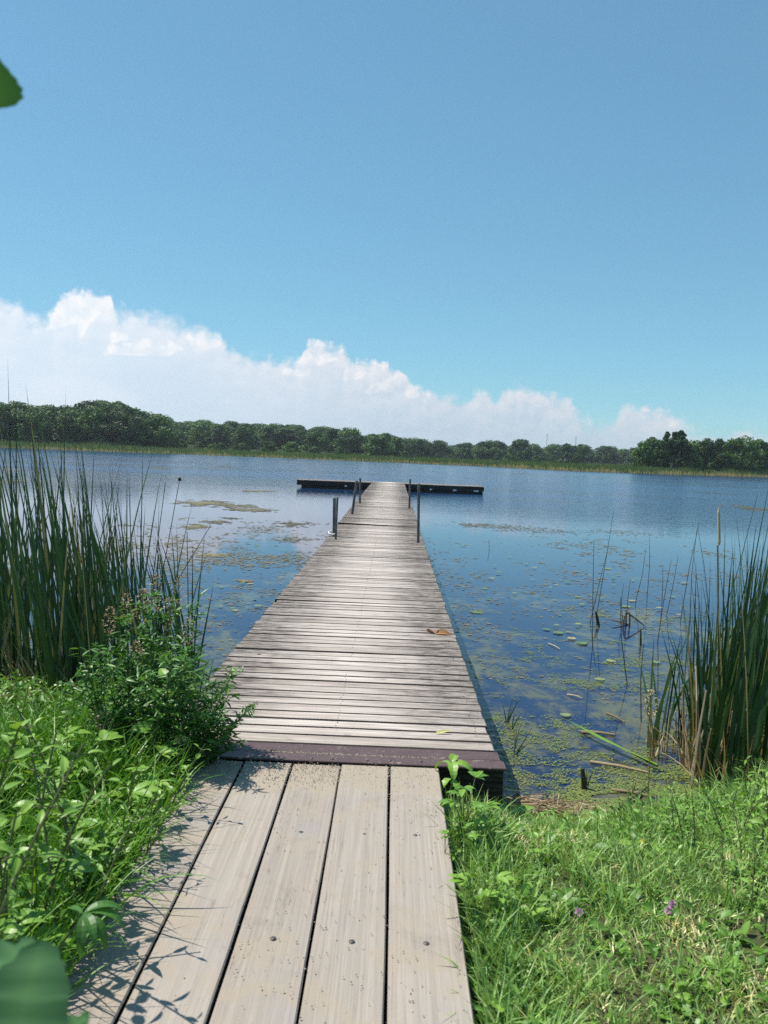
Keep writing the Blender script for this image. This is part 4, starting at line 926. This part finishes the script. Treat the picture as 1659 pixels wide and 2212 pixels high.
for i, (px, py, s) in enumerate([(1415, 1630, .75), (1440, 1615, .7), (1478, 1650, 1.1), (1492, 1680, 1.2), (1510, 1690, 1.25), (1528, 1665, 1.1), (1548, 1685, 1.0), (1575, 1670, .9), (1470, 1600, 1.0), (1610, 1660, .9)]):
    q = at(px, py, .03); o = bpy.data.objects.new('dead_reed_tuft', DC[i % 3]); COL.objects.link(o); o.location = (q[0], q[1], max(float(zground(q[0], q[1])), -.02)); o.rotation_euler = (0, 0, i*1.7); o.scale = (s, s, s)
    tag(o, 'straw coloured tuft of dead reed stalks at the foot of the right cattails', 'dead reeds', 'dead reed tufts on the right bank')
for i, (px, py, s) in enumerate([(60, 1560, .8), (110, 1550, .7), (20, 1530, .9), (250, 1490, .7), (340, 1450, .8), (400, 1430, .6), (160, 1510, .7)]):
    q = at(px, py, .1); o = bpy.data.objects.new('dead_reed_tuft', DC[i % 3]); COL.objects.link(o); o.location = (q[0], q[1], float(zground(q[0], q[1]))); o.rotation_euler = (0, 0, i*2.1); o.scale = (s, s, s)
    tag(o, 'straw coloured tuft of dead reed stalks low among the left cattails', 'dead reeds', 'dead reed tufts on the left bank')
# pale cattail spike standing above the right reeds
q = at(1556, 1640, .05); tp = deep(1553, 1097, q[1]); md = deep(1553, 1178, q[1])
o = thing('cattail_spike', 'pale straw cattail flower spike rising above the right reeds', 'reed spike', (q[0], q[1], 0))
m = MB(); tube(m, [(0, 0, -.05), (tp[0]*.5+md[0]*.5-q[0], 0, md[2])], [.007, .005], 6, .6); m.build('stalk', STEM, o)
m = MB(); tube(m, [(md[0]-q[0], 0, md[2]), (md[0]-q[0], 0, md[2]+.02), (tp[0]-q[0], 0, tp[2]-.03), (tp[0]-q[0], 0, tp[2])], [.004, .0105, .0095, .003], 8, .75); m.build('spike', SEED, o)
# brown grass panicles in the left reeds
def panicle(seed):
    rg = np.random.default_rng(seed); s = MB(); h = MB(); tube(s, [(0, 0, 0), (.01, 0, .45), (.03, .01, .85)], [.003, .0025, .0018], 5, .9)
    n = 110; t = rg.random(n); r = .028*np.sin(np.pi*np.clip(t*.92+.06, 0, 1))**.7; a = rg.uniform(0, 6.28, n)
    P = np.stack([.02+.012*t+r*np.cos(a), r*np.sin(a), .64+.21*t], 1)
    leaves(h, P, a, rg.uniform(.2, 1.3, n), .017, .009, .2, rg.normal(0, .6, n), 2, 'ovate', .5, rg.random(n))
    return s.mesh('stalk', STEM), h.mesh('seed_head', SEED)
PA = [panicle(560+i) for i in range(3)]
for i, (x, yt, yb, Y) in enumerate([(325, 1240, 1500, 5.0), (300, 1275, 1520, 4.9), (278, 1285, 1520, 5.1), (398, 1245, 1480, 5.6), (370, 1290, 1500, 5.4), (232, 1310, 1530, 5.2), (395, 1335, 1480, 5.3), (290, 1390, 1560, 4.6), (232, 1540, 1700, 3.9), (1415, 1490, 1640, 5.0)]):
    t = deep(x, yt, Y); z0 = float(zground(t[0], t[1])); s = (t[2]-z0)/.85
    lab = 'tan seed head on a thin grass stalk among the left cattails' if x < 1000 else 'lone tan seed head beside the right reeds'
    o = make_plant('grass_panicle', lab, 'seed head', PA[i % 3], (t[0], t[1], z0), i*1.1, 1.0, 'tan seed heads among the left reeds' if x < 1000 else None, names=('stalk', 'seed_head')); o.scale = (1.15, 1.15, s)
# thin rush stems out in the right shallows and on the left
RS = [((1288, 1335), (1326, 1103), 9.0), ((1280, 1400), (1283, 1165), 8.6), ((1275, 1345), (1312, 1190), 9.0), ((1372, 1305), (1395, 1185), 9.2), ((1398, 1290), (1403, 1160), 9.4), ((1345, 1345), (1347, 1262), 8.6), ((1352, 1352), (1362, 1250), 8.6),
      ((1440, 1330), (1465, 1200), 7.5), ((1470, 1340), (1510, 1130), 7.0), ((1490, 1350), (1505, 1145), 7.0), ((1420, 1390), (1450, 1210), 7.2), ((1430, 1300), (1432, 1220), 8.0), ((1540, 1400), (1636, 1070), 6.3), ((1530, 1300), (1507, 1140), 6.6), ((1385, 1560), (1390, 1390), 5.6), ((1355, 1480), (1340, 1290), 6.4), ((1057, 1190), (1056, 1165), 13.0)]
for i, (b, t, Y) in enumerate(RS):
    q = at(b[0], b[1], 0); Yq = q[1]; tp = deep(t[0], t[1], Yq); q2 = q; m = MB(); bend = (tp-q)*.5+np.array([rg.normal(0, .02), 0, .03])
    tube(m, [(0, 0, -.3), (0, 0, 0), bend, tp-q], [.0055, .005, .004, .0022], 5, rg.random()); o = m.build('rush_stem', RUSH, loc=tuple(q))
    tag(o, 'thin dark rush stem standing in the shallow water near the right reeds', 'rush', 'rush stems in the right shallows')
for i, (b, t, head) in enumerate([((340, 1300), (388, 1036), True), ((330, 1250), (357, 1045), False), ((380, 1260), (455, 1135), False), ((408, 1400), (404, 1148), False), ((415, 1430), (415, 1280), False)]):
    Y = 6.6; q = deep(b[0], b[1], Y); tp = deep(t[0], t[1], Y); dn = (q-tp); low = tp+dn*((tp[2]+.05)/-dn[2]) if dn[2] < 0 else q
    m = MB(); tube(m, [(0, 0, 0), (tp-low)*.5, tp-low], [.005, .004, .0025], 5, .3); o = m.build('rush_stem', RUSH, loc=tuple(low))
    tag(o, ['long rush stem with a dark tip leaning out right of the left reeds', 'thin upright rush stem beside the leaning one in the left reeds', 'short rush stem pointing right at the edge of the left reeds', 'straight stubby rush stem at the right end of the left reeds', 'short dark rush stem at the foot of the left reeds end'][i], 'rush')
    if head: m = MB(); dome(m, (tp-low)-np.array([0, 0, .01]), .016, .03, 7, .1); m.build('seed_tuft', RUSH, o)
# broken stalks in the water
def sticks(name, segs, label, cat, r=.007, mt=STRAW, group=None, tint=.5):
    m = MB(); o0 = None
    for b, t, z0, z1 in segs:
        a = at(b[0], b[1], z0); c = deep(t[0], t[1], a[1]) if z1 is None else at(t[0], t[1], z1)
        if o0 is None: o0 = a.copy()
        tube(m, [a-o0, (a+c)/2-o0+np.array([0, 0, .008]), c-o0], [r, r*.9, r*.6], 6, tint)
    return tag(m.build(name, mt, loc=tuple(o0)), label, cat, group)
sticks('broken_reed', [((1352, 1350), (1352, 1318), 0, None), ((1358, 1350), (1322, 1340), 0, None), ((1352, 1322), (1392, 1352), .18, None), ((1346, 1352), (1349, 1330), 0, None), ((1360, 1350), (1360, 1322), 0, None)], 'tangle of broken dead stalks bent over in the right shallows', 'broken reeds', .012, STRAW, tint=.12)
sticks('broken_reed', [((1293, 1352), (1287, 1322), 0, None)], 'short dark stub leaning in the water left of the broken tangle', 'broken reed', .02, RUSH)
sticks('broken_reed', [((1384, 1395), (1384, 1360), 0, None)], 'short dark upright stub in the water right of the broken tangle', 'broken reed', .012, RUSH)
sticks('floating_stalk', [((1255, 1581), (1328, 1587), .01, .01)], 'thick tan dead stalk floating level in the right shallows', 'dead stalk', .012, STRAW, tint=.6)
sticks('floating_stalk', [((1275, 1645), (1400, 1668), .012, .012)], 'long straw stalk floating in the scum below the green fallen reed', 'dead stalk', .010, STRAW, tint=.7)
sticks('floating_stalk', [((1320, 1705), (1415, 1722), .01, .01)], 'straw stalk lying in the scum nearest the right bank', 'dead stalk', .009, STRAW, tint=.5)
sticks('floating_stalk', [((1310, 1540), (1350, 1560), .01, .01)], 'short pink brown stalk floating above the thick tan one', 'dead stalk', .007, STRAW, tint=.2)
sticks('floating_stalk', [((1225, 1500), (1258, 1508), .01, .01)], 'small pale stalk floating in the middle of the right shallows', 'dead stalk', .006, STRAW, tint=1)
sticks('floating_stalk', [((1185, 1390), (1210, 1402), .01, .01)], 'tiny pale stalk floating near the lily pads', 'dead stalk', .006, STRAW, tint=1)
sticks('floating_stalk', [((1320, 1760), (1400, 1700), .02, .02)], 'dark wet stick lying across the scum at the right bank', 'stick', .011, RUSH, tint=.9)
sticks('mud_stub', [((1262, 1705), (1258, 1660), 0, None)], 'dark upright stub in the scummy water near the bank', 'stub', .018, RUSH)
m = MB(); a = at(1420, 1660, .02); n = 9; tips = [at(1195+8*i, 1555+5*i, .02) for i in range(n)]
for i, t in enumerate(tips):
    dl = t-a; blades(m, [[0, 0, .01+.002*i]], math.atan2(dl[1], dl[0]), np.linalg.norm(dl)*rg.uniform(.75, 1), 1.50, .065, .017, n=6, tint=.8, face=math.atan2(dl[1], dl[0])+1.57)
tag(m.build('fallen_cattail', GRASS_L, loc=tuple(a)), 'light green cattail fan fallen flat on the water beside the right reeds', 'reed')
for i, (px, py, h) in enumerate([(1110, 1630, .30), (1095, 1560, .25), (1105, 1575, .2), (1365, 1720, .12), (1268, 1700, .18), (1210, 1625, .05)]):
    q = at(px, py, 0); m = MB(); n = 4; blades(m, np.zeros((n, 3))+[0, 0, -.03], rg.uniform(0, 6.28, n), h*rg.uniform(.7, 1.1, n), rg.uniform(.05, .5, n), rg.uniform(0, .5, n), .010, n=5, tint=.7, face=rg.uniform(-.8, .8, n))
    tag(m.build('young_reed', REED, loc=tuple(q)), 'few young green reed blades poking out of the scummy right shallows', 'reed', 'young reeds in the right shallows')

# ------------------------------------------------------------------ floating plants
rng = np.random.default_rng(31)
def flakes(mb, P, r, tint, k=5, asp=1.0):
    N = len(P); an = np.linspace(0, 2*math.pi, k, endpoint=False)[None]+rng.uniform(0, 6.28, N)[:, None]; rr = r[:, None]*rng.uniform(.6, 1.2, (N, k))
    V = np.stack([P[:, 0:1]+rr*np.cos(an)*asp, P[:, 1:2]+rr*np.sin(an), P[:, 2:3]+np.zeros_like(rr)], -1); F = np.arange(N*k).reshape(-1, k)
    mb.add(V.reshape(-1, 3), F, np.repeat(tint, k))
dw = MB()
ND = 620000; x = rng.uniform(.62, 5.2, ND); y = 4.5+rng.random(ND)**1.5*7.5
s = -inland(x, y); wx_, wy_ = x+.35*fbm(x*1.7, y*1.7, 97), y+.35*fbm(x*1.7+9, y*1.7, 98); den = fbm(wx_*2.2, wy_*2.6, 91, 5); den2 = 1-2*np.abs(fbm(wx_*5, wy_*8, 95, 4)-.5)*1.6
near = sstep(.9, .05, s)*sstep(.95, 1.3, x); v = den*.62+den2*.40
thr = .680-.14*sstep(2.4, .3, s)-.20*near+.12*sstep(2.0, 6.0, s)
keep = (s > .0) & (v > thr+.03*rng.normal(0, 1, len(x))) & (rng.random(len(x)) < .30+.55*near) & ~((x < .8) & (y < 5.0))
x, y, s, near = x[keep], y[keep], s[keep], near[keep]; N = len(x)
flakes(dw, np.stack([x, y, .004+.004*rng.random(N)], 1), rng.uniform(.0025, .0075, N)*(1+.3*(y-4.5)/3)*(1+.3*near), np.clip(rng.normal(.5, .16, N)+np.where(rng.random(N) < .06, .4, 0), 0, 1))
print('duckweed', N)
tag(dw.build('duckweed', ALGA), 'yellow green duckweed scum floating in the shallows right of the pier', 'duckweed', kind='stuff')
fm = MB()
def mat_patch(px, py, wpx, hpx, n, r, tint=.55, edge=.5):
    a = at(px, py); e = at(px+wpx/2, py); dpt = at(px, py+hpx/2); hx, hy = abs(e[0]-a[0]), abs(dpt[1]-a[1])
    qx, qy = rng.normal(0, .45, n), rng.normal(0, .45, n); x, y = a[0]+qx*hx, a[1]+qy*hy
    vv = fbm(x*3/hx+px, y*3/hy+py, 7); k = (vv > edge-.1+.12*(qx**2+qy**2)) & ((x < PX0-.2) | (x > PX1+.2))
    x, y = x[k], y[k]; N = len(x)
    if N: flakes(fm, np.stack([x, y, .004+.006*rng.random(N)], 1), rng.uniform(.4, 1.2, N)*r, np.clip(rng.normal(tint, .2, N), 0, 1), 6, 1.6)
for a in [(555, 1061, 70, 6, 260, .10, .7), (440, 1087, 120, 14, 700, .10, .6), (540, 1101, 120, 8, 350, .09, .5), (480, 1092, 180, 10, 300, .1, .5), (462, 1200, 50, 8, 500, .03, .85), (420, 1137, 70, 14, 500, .05, .65), (470, 1128, 90, 10, 300, .05, .5),
          (530, 1255, 40, 6, 200, .02, .8), (500, 1120, 60, 6, 120, .05, .3), (30, 1040, 120, 8, 200, .12, .6), (350, 1013, 80, 3, 90, .25, .6), (480, 1008, 90, 3, 90, .25, .5), (30, 1015, 60, 3, 50, .3, .7), (640, 1133, 90, 18, 300, .05, .3), (620, 1165, 140, 20, 350, .03, .4), (560, 1145, 160, 24, 300, .03, .3),
          (1548, 1066, 60, 3, 120, .14, .1), (1625, 1098, 90, 16, 350, .10, .45), (1100, 1140, 260, 22, 500, .035, .25), (1030, 1135, 100, 12, 260, .04, .4), (1330, 1150, 240, 16, 260, .035, .3), (1200, 1150, 200, 12, 160, .03, .2)]: mat_patch(*a)
# speckle of weed tips over the nearer water on both sides
n = 30000; x = np.concatenate([rng.uniform(-7, PX0-.05, n), rng.uniform(PX1+.1, 9, n)]); y = rng.uniform(6, 24, 2*n)
v = fbm(x*.9, y*.45, 121, 5)*.6+fbm(x*4, y*2.2, 123, 4)*.4; k = (v > .55+.06*rng.normal(0, 1, 2*n)+np.where(x > 0, .02, .01)+.10*sstep(13, 24, y)) & (rng.random(2*n) < np.where(x < 0, .85, .6)); x, y = x[k], y[k]; N = len(x)
flakes(fm, np.stack([x, y, .003+.005*rng.random(N)], 1), rng.uniform(.008, .022, N)*(y/9), np.clip(rng.normal(.62, .22, N), 0, 1), 5, 1.3)
print('algae', N)
tag(fm.build('floating_algae', MATS_FAR), 'brown and olive algae mats and weed tips floating on the calm water', 'algae', kind='stuff')
# lily pads
def pad(seed):
    rg = np.random.default_rng(seed); m = MB(); k = 18; an = np.linspace(.22, 2*math.pi-.22, k)
    r = 1+.05*np.sin(an*3+seed)+rg.normal(0, .02, k); rim = np.stack([r*np.cos(an), r*np.sin(an)*.92, .05+.05*rg.random(k)*np.sin(an*2+seed)], 1)
    inn = rim*[.5, .5, .3]; V = np.concatenate([[[0, 0, .02]], inn, rim]); tt = rg.uniform(.3, .6)
    F3 = [[0, 1+i, 2+i] for i in range(k-1)]; F4 = [[1+i, 1+k+i, 2+k+i, 2+i] for i in range(k-1)]
    m.add(V, F3, tt); m.f.append(np.array(F4)); m.mi.append(np.zeros(len(F4)))
    return m.mesh('lily_pad', PADM)
PADS = [pad(i) for i in range(4)]
cpx = [(190, 638, 1.5), (250, 573, 1.1), (230, 517, .9), (650, 395, .8), (690, 432, 1.3), (850, 418, 1.2), (590, 500, .9), (700, 560, 1.1), (580, 577, 1.0), (945, 610, 1.6), (975, 580, 1.1), (540, 725, 1.3), (600, 743, 1.3), (655, 740, 1.2), (668, 772, 1.3), (720, 797, 1.2), (865, 887, 1.5), (810, 980, 1.1), (635, 1162, 1.5), (1180, 562, 1.0), (1240, 490, 1.1), (975, 478, 1.0), (790, 530, 1.0), (795, 545, 1.0),
       (720, 600, .9), (650, 487, 1.1), (1210, 655, 1.0), (1090, 895, 1.1), (470, 475, .9), (440, 395, 1.0), (360, 360, .7), (520, 360, .8), (265, 470, 1.0), (200, 455, .8), (380, 545, 1.0), (480, 415, .8), (760, 455, .8), (880, 463, 1.0), (880, 505, .9), (820, 570, .8), (1110, 622, .9), (590, 710, 1.0), (700, 705, .8), (160, 480, .8), (120, 515, .8), (120, 300, 1.0), (165, 300, .8), (1150, 200, 1.2), (910, 180, 1.0), (280, 405, .8), (300, 440, .9), (720, 485, .7), (560, 520, .7), (1000, 640, .8)]
for i, (cx, cy, s) in enumerate(cpx):
    sx, sy = 1400+cx/1.583, 1550+cy/1.583; q = at(sx*src, sy*src, 0)
    o = bpy.data.objects.new('lily_pad', PADS[i % 4]); COL.objects.link(o); o.location = (q[0], q[1], .006+.0006*i); r = .056*s*(q[1]/9)**.3*[1, .7, .9, .6, .8][i % 5]; o.scale = (r, r*[1, .8, .9][i % 3], r*.35); o.rotation_euler = (0, 0, i*1.9)
    tag(o, 'small yellowish lily pad floating on the open water right of the pier', 'lily pad', 'lily pads right of the pier')
rg = np.random.default_rng(3)
for i in range(34):
    q = at(rg.uniform(420, 700), rg.uniform(1150, 1340), 0)
    if q[0] > PX0-.15: continue
    o = bpy.data.objects.new('lily_pad', PADS[i % 4]); COL.objects.link(o); o.location = (q[0], q[1], .006+.0005*i); r = rg.uniform(.025, .06); o.scale = (r, r, r*.3); o.rotation_euler = (0, 0, i*1.9)
    tag(o, 'small lily pad floating among weed tips left of the pier', 'lily pad', 'lily pads left of the pier')

# ------------------------------------------------------------------ litter, flowers, small things
rng = np.random.default_rng(17)
m = MB(); N = 260; c = at(1165, 1752, .03)
x = rng.normal(c[0], .17, N); y = rng.normal(c[1]+.04, .06, N); z = zground(x, y)+rng.uniform(.005, .05, N); an = rng.normal(.0, .8, N)
for i in range(N):
    l = rng.uniform(.05, .17); dx, dy = math.cos(an[i])*l, math.sin(an[i])*l*.6
    tube(m, [(x[i]-dx, y[i]-dy, z[i]), (x[i]+dx, y[i]+dy, z[i]+rng.normal(0, .02))], [.004, .003], 4, rng.random())
tag(m.build('reed_litter', STRAW), 'heap of dead reed straws washed up on the mud beside the pier end', 'reed litter', kind='stuff')
m = MB(); N = 3200; x = rng.uniform(-.95, .28, N); y = np.where(rng.random(N) < .6, 4.14-np.abs(rng.normal(0, .14, N)), rng.uniform(2.0, 4.2, N))
cl = fbm(x*4, y*4, 19); k = (rng.random(N) < np.where(y > 3.8, 1, np.clip((cl-.42)*3.5, .04, 1))); x, y = x[k], y[k]; N = len(x); zz_ = np.full(N, .4545); M2 = 1500; x2 = PX0+.05+(rng.random(M2)**1.1)*1.5; y2 = rng.normal(4.277, .007, M2); x = np.concatenate([x, x2]); y = np.concatenate([y, y2]); zz_ = np.concatenate([zz_, np.full(M2, .4595)]); N += M2; r = rng.uniform(.0015, .0042, N)
for i in range(N):
    V = np.array([[1, 0, 0], [-1, 0, 0], [0, 1, 0], [0, -1, 0], [0, 0, .9], [0, 0, -.5]])*r[i]*rng.uniform(.6, 1.3, (6, 1))+[x[i], y[i], .0+zz_[i]+r[i]*.4]
    m.add(V, [[0, 2, 4], [2, 1, 4], [1, 3, 4], [3, 0, 4], [2, 0, 5], [1, 2, 5], [3, 1, 5], [0, 3, 5]], rng.random())
def m_grit(g, out): bsdf(g, out, g.ramp(attr(g), [(0, (.10, .085, .07)), (.4, (.30, .25, .19)), (1, (.58, .52, .43))]), .9, .2)
tag(m.build('grit', mat('grit', m_grit)), 'sand and small stones scattered on the ramp boards', 'grit', kind='stuff')
def small_leaf(name, px, py, L, W, mt, lab, z=.457, az=.2, droop=.8, curl=.5, n=1):
    q = at(px, py, z); m = MB(); leaves(m, [(-L/2, 0, .006)]*n, az+np.arange(n)*1.1, .35, L, W, droop, curl*np.array([1, -1, .6])[:n], 7, 'ovate', .4, .5)
    return tag(m.build(name, mt, loc=tuple(q)), lab, 'leaf')
small_leaf('dry_leaf', 958, 1371, .15, .07, DRYLEAF, 'curled brown dry leaf lying on the right half of the pier', az=-.1, n=3)
small_leaf('yellow_leaf', 958, 1588, .10, .025, PALELEAF, 'slender yellow green leaf lying on a plank near the hinge plate', az=.05, droop=.3)
def flower(px, py, lab, col, name, cat):
    q = at(px, py, .50); q[2] = float(zground(q[0], q[1])); o = thing(name, lab, cat, tuple(q)); s = MB(); tube(s, [(0, 0, 0), (0, 0, .10)], .0014, 4, .5); s.build('stem', STEM, o); h = MB()
    n = 60 if col is FLOWER else 12; a = rng.uniform(0, 6.28, n); e = rng.uniform(-.3, 1.5, n); P = np.stack([np.cos(a)*np.cos(e), np.sin(a)*np.cos(e), np.sin(e)], 1)*.006+[0, 0, .105]
    leaves(h, P, a, e, .011, .0045, .2, 0, 2, 'ovate', .2, rng.random(n), 0); h.build('flower_head', col, o)
flower(1250, 1985, 'single pink clover flower standing alone in the short grass', FLOWER, 'clover', 'flower')
flower(1451, 1970, 'upper pink clover flower of the close pair on the right', FLOWER, 'clover', 'flower')
flower(1443, 1984, 'lower pink clover flower of the close pair on the right', FLOWER, 'clover', 'flower')
flower(1389, 1832, 'tiny yellow flower in the grass above the clover', YELLOW, 'buttercup', 'flower')

def vein_leaf(m, n, seed):
    rg = np.random.default_rng(900+seed); V = m.v[-1]; t = m.t[-1]
    for k in range(n+1):
        l, c, r = 3*k, 3*k+1, 3*k+2; wv = 1+rg.normal(0, .05)+.05*math.sin(k*2.1)
        V[l] = V[c]+(V[l]-V[c])*wv; V[r] = V[c]+(V[r]-V[c])*(wv+rg.normal(0, .03)); V[[l, r], 2] += .004*math.sin(k*1.7)
        t[c] = .8; t[[l, r]] = .25+.2*math.sin(k*2.3)
# burdock close to the lens at the lower left
o = thing('burdock', 'large dark burdock leaf plant, out of focus in the lower left corner', 'burdock', (-.60, .80, .38))
L0 = np.array([-.60, .80, .38])
for i, (p, az, e, L, W, dr) in enumerate([((22, 2330, .68), 1.62, 1.05, .108, .082, .45), ((-75, 2190, .74), .9, .8, .08, .075, .5), ((105, 2300, .72), .9, .9, .05, .035, .6)]):
    q = deep(*p)-L0; m = MB(); tube(m, [(0, 0, 0), q*.6+np.array([-.03, 0, .06]), q], [.007, .005, .0035], 6, .4); stalk = m.build('leaf_stalk', STEM, o)
    m = MB(); leaves(m, [q], az, e, L, W, dr, -.1, 16, 'round', .10, .35); vein_leaf(m, 16, i); m.build('leaf', DARKLEAF, stalk, smooth=True)
# arching long leaves beside it
o = thing('arching_weed', 'dark weed with long drooping pointed leaves beside the lower left of the ramp', 'weed', gp(-1.0, 2.22)); L0 = np.array(gp(-1.0, 2.22))
s = MB(); lf = MB(); t0 = deep(180, 1975, 2.05)-L0; tube(s, [(0, 0, 0), t0*.5+np.array([-.02, 0, .03]), t0], [.006, .004, .003], 6, .3)
leaves(lf, [t0]*8, [.1, -.5, -1.3, 2.6, .9, .45, -.2, -.9], [.5, .3, .1, .4, .5, .7, .0, .5], [.15, .14, .13, .12, .11, .13, .12, .12], [.030, .028, .028, .026, .025, .03, .028, .028], [2.1, 2.3, 2.4, 1.8, 1.7, 1.9, 2.0, 2.0], [.1]*8, 10, 'lance', .22, [.5, .2, .1, .4, .5, .4, .2, .3]); s.build('stem', STEM, o); lf.build('foliage', SHRUB, o)
# leaf hanging in from above
b0 = deep(-60, 40, .82); o = thing('overhanging_twig', 'toothed green leaf hanging in from a twig at the upper left edge', 'twig', tuple(b0))
m = MB(); tube(m, [(-.5, -.25, .35), (-.2, -.1, .12), (0, 0, 0), (.012, 0, -.02)], [.006, .004, .002, .001], 6, .2); twig = m.build('twig', BARK, o)
q = deep(-14, 108, .82)-b0
for (p, az, e, L, W, dr, rl) in [(q, 0.5, -1.48, .055, .045, .15, 1.15), ((-.18, -.09, .11), 2.2, -1.0, .06, .05, .4, .4), ((-.25, -.12, .15), 3.6, -.6, .06, .05, .5, .2), ((-.3, -.15, .2), 1.2, -.9, .06, .05, .5, .3)]:
    m = MB(); leaves(m, [p], az, e, L, W, dr, rl, 14, 'obtooth', .6, .12); m.build('leaf', SHRUB, twig, smooth=True)

# ------------------------------------------------------------------ summer haze over the lake
hz = MB(); box(hz, (-1500, -300, -3), (1500, 1500, 46))
def m_haze(g, out):
    v = g.new('ShaderNodeVolumePrincipled', {'Color': (0.80, 0.88, 0.95), 'Density': 0.00020, 'Anisotropy': 0.3}); g.put(out.inputs['Volume'], v.outputs[0])
tag(hz.build('haze', mat('haze', m_haze)), 'thin blue summer haze over the lake', 'haze', kind='stuff')
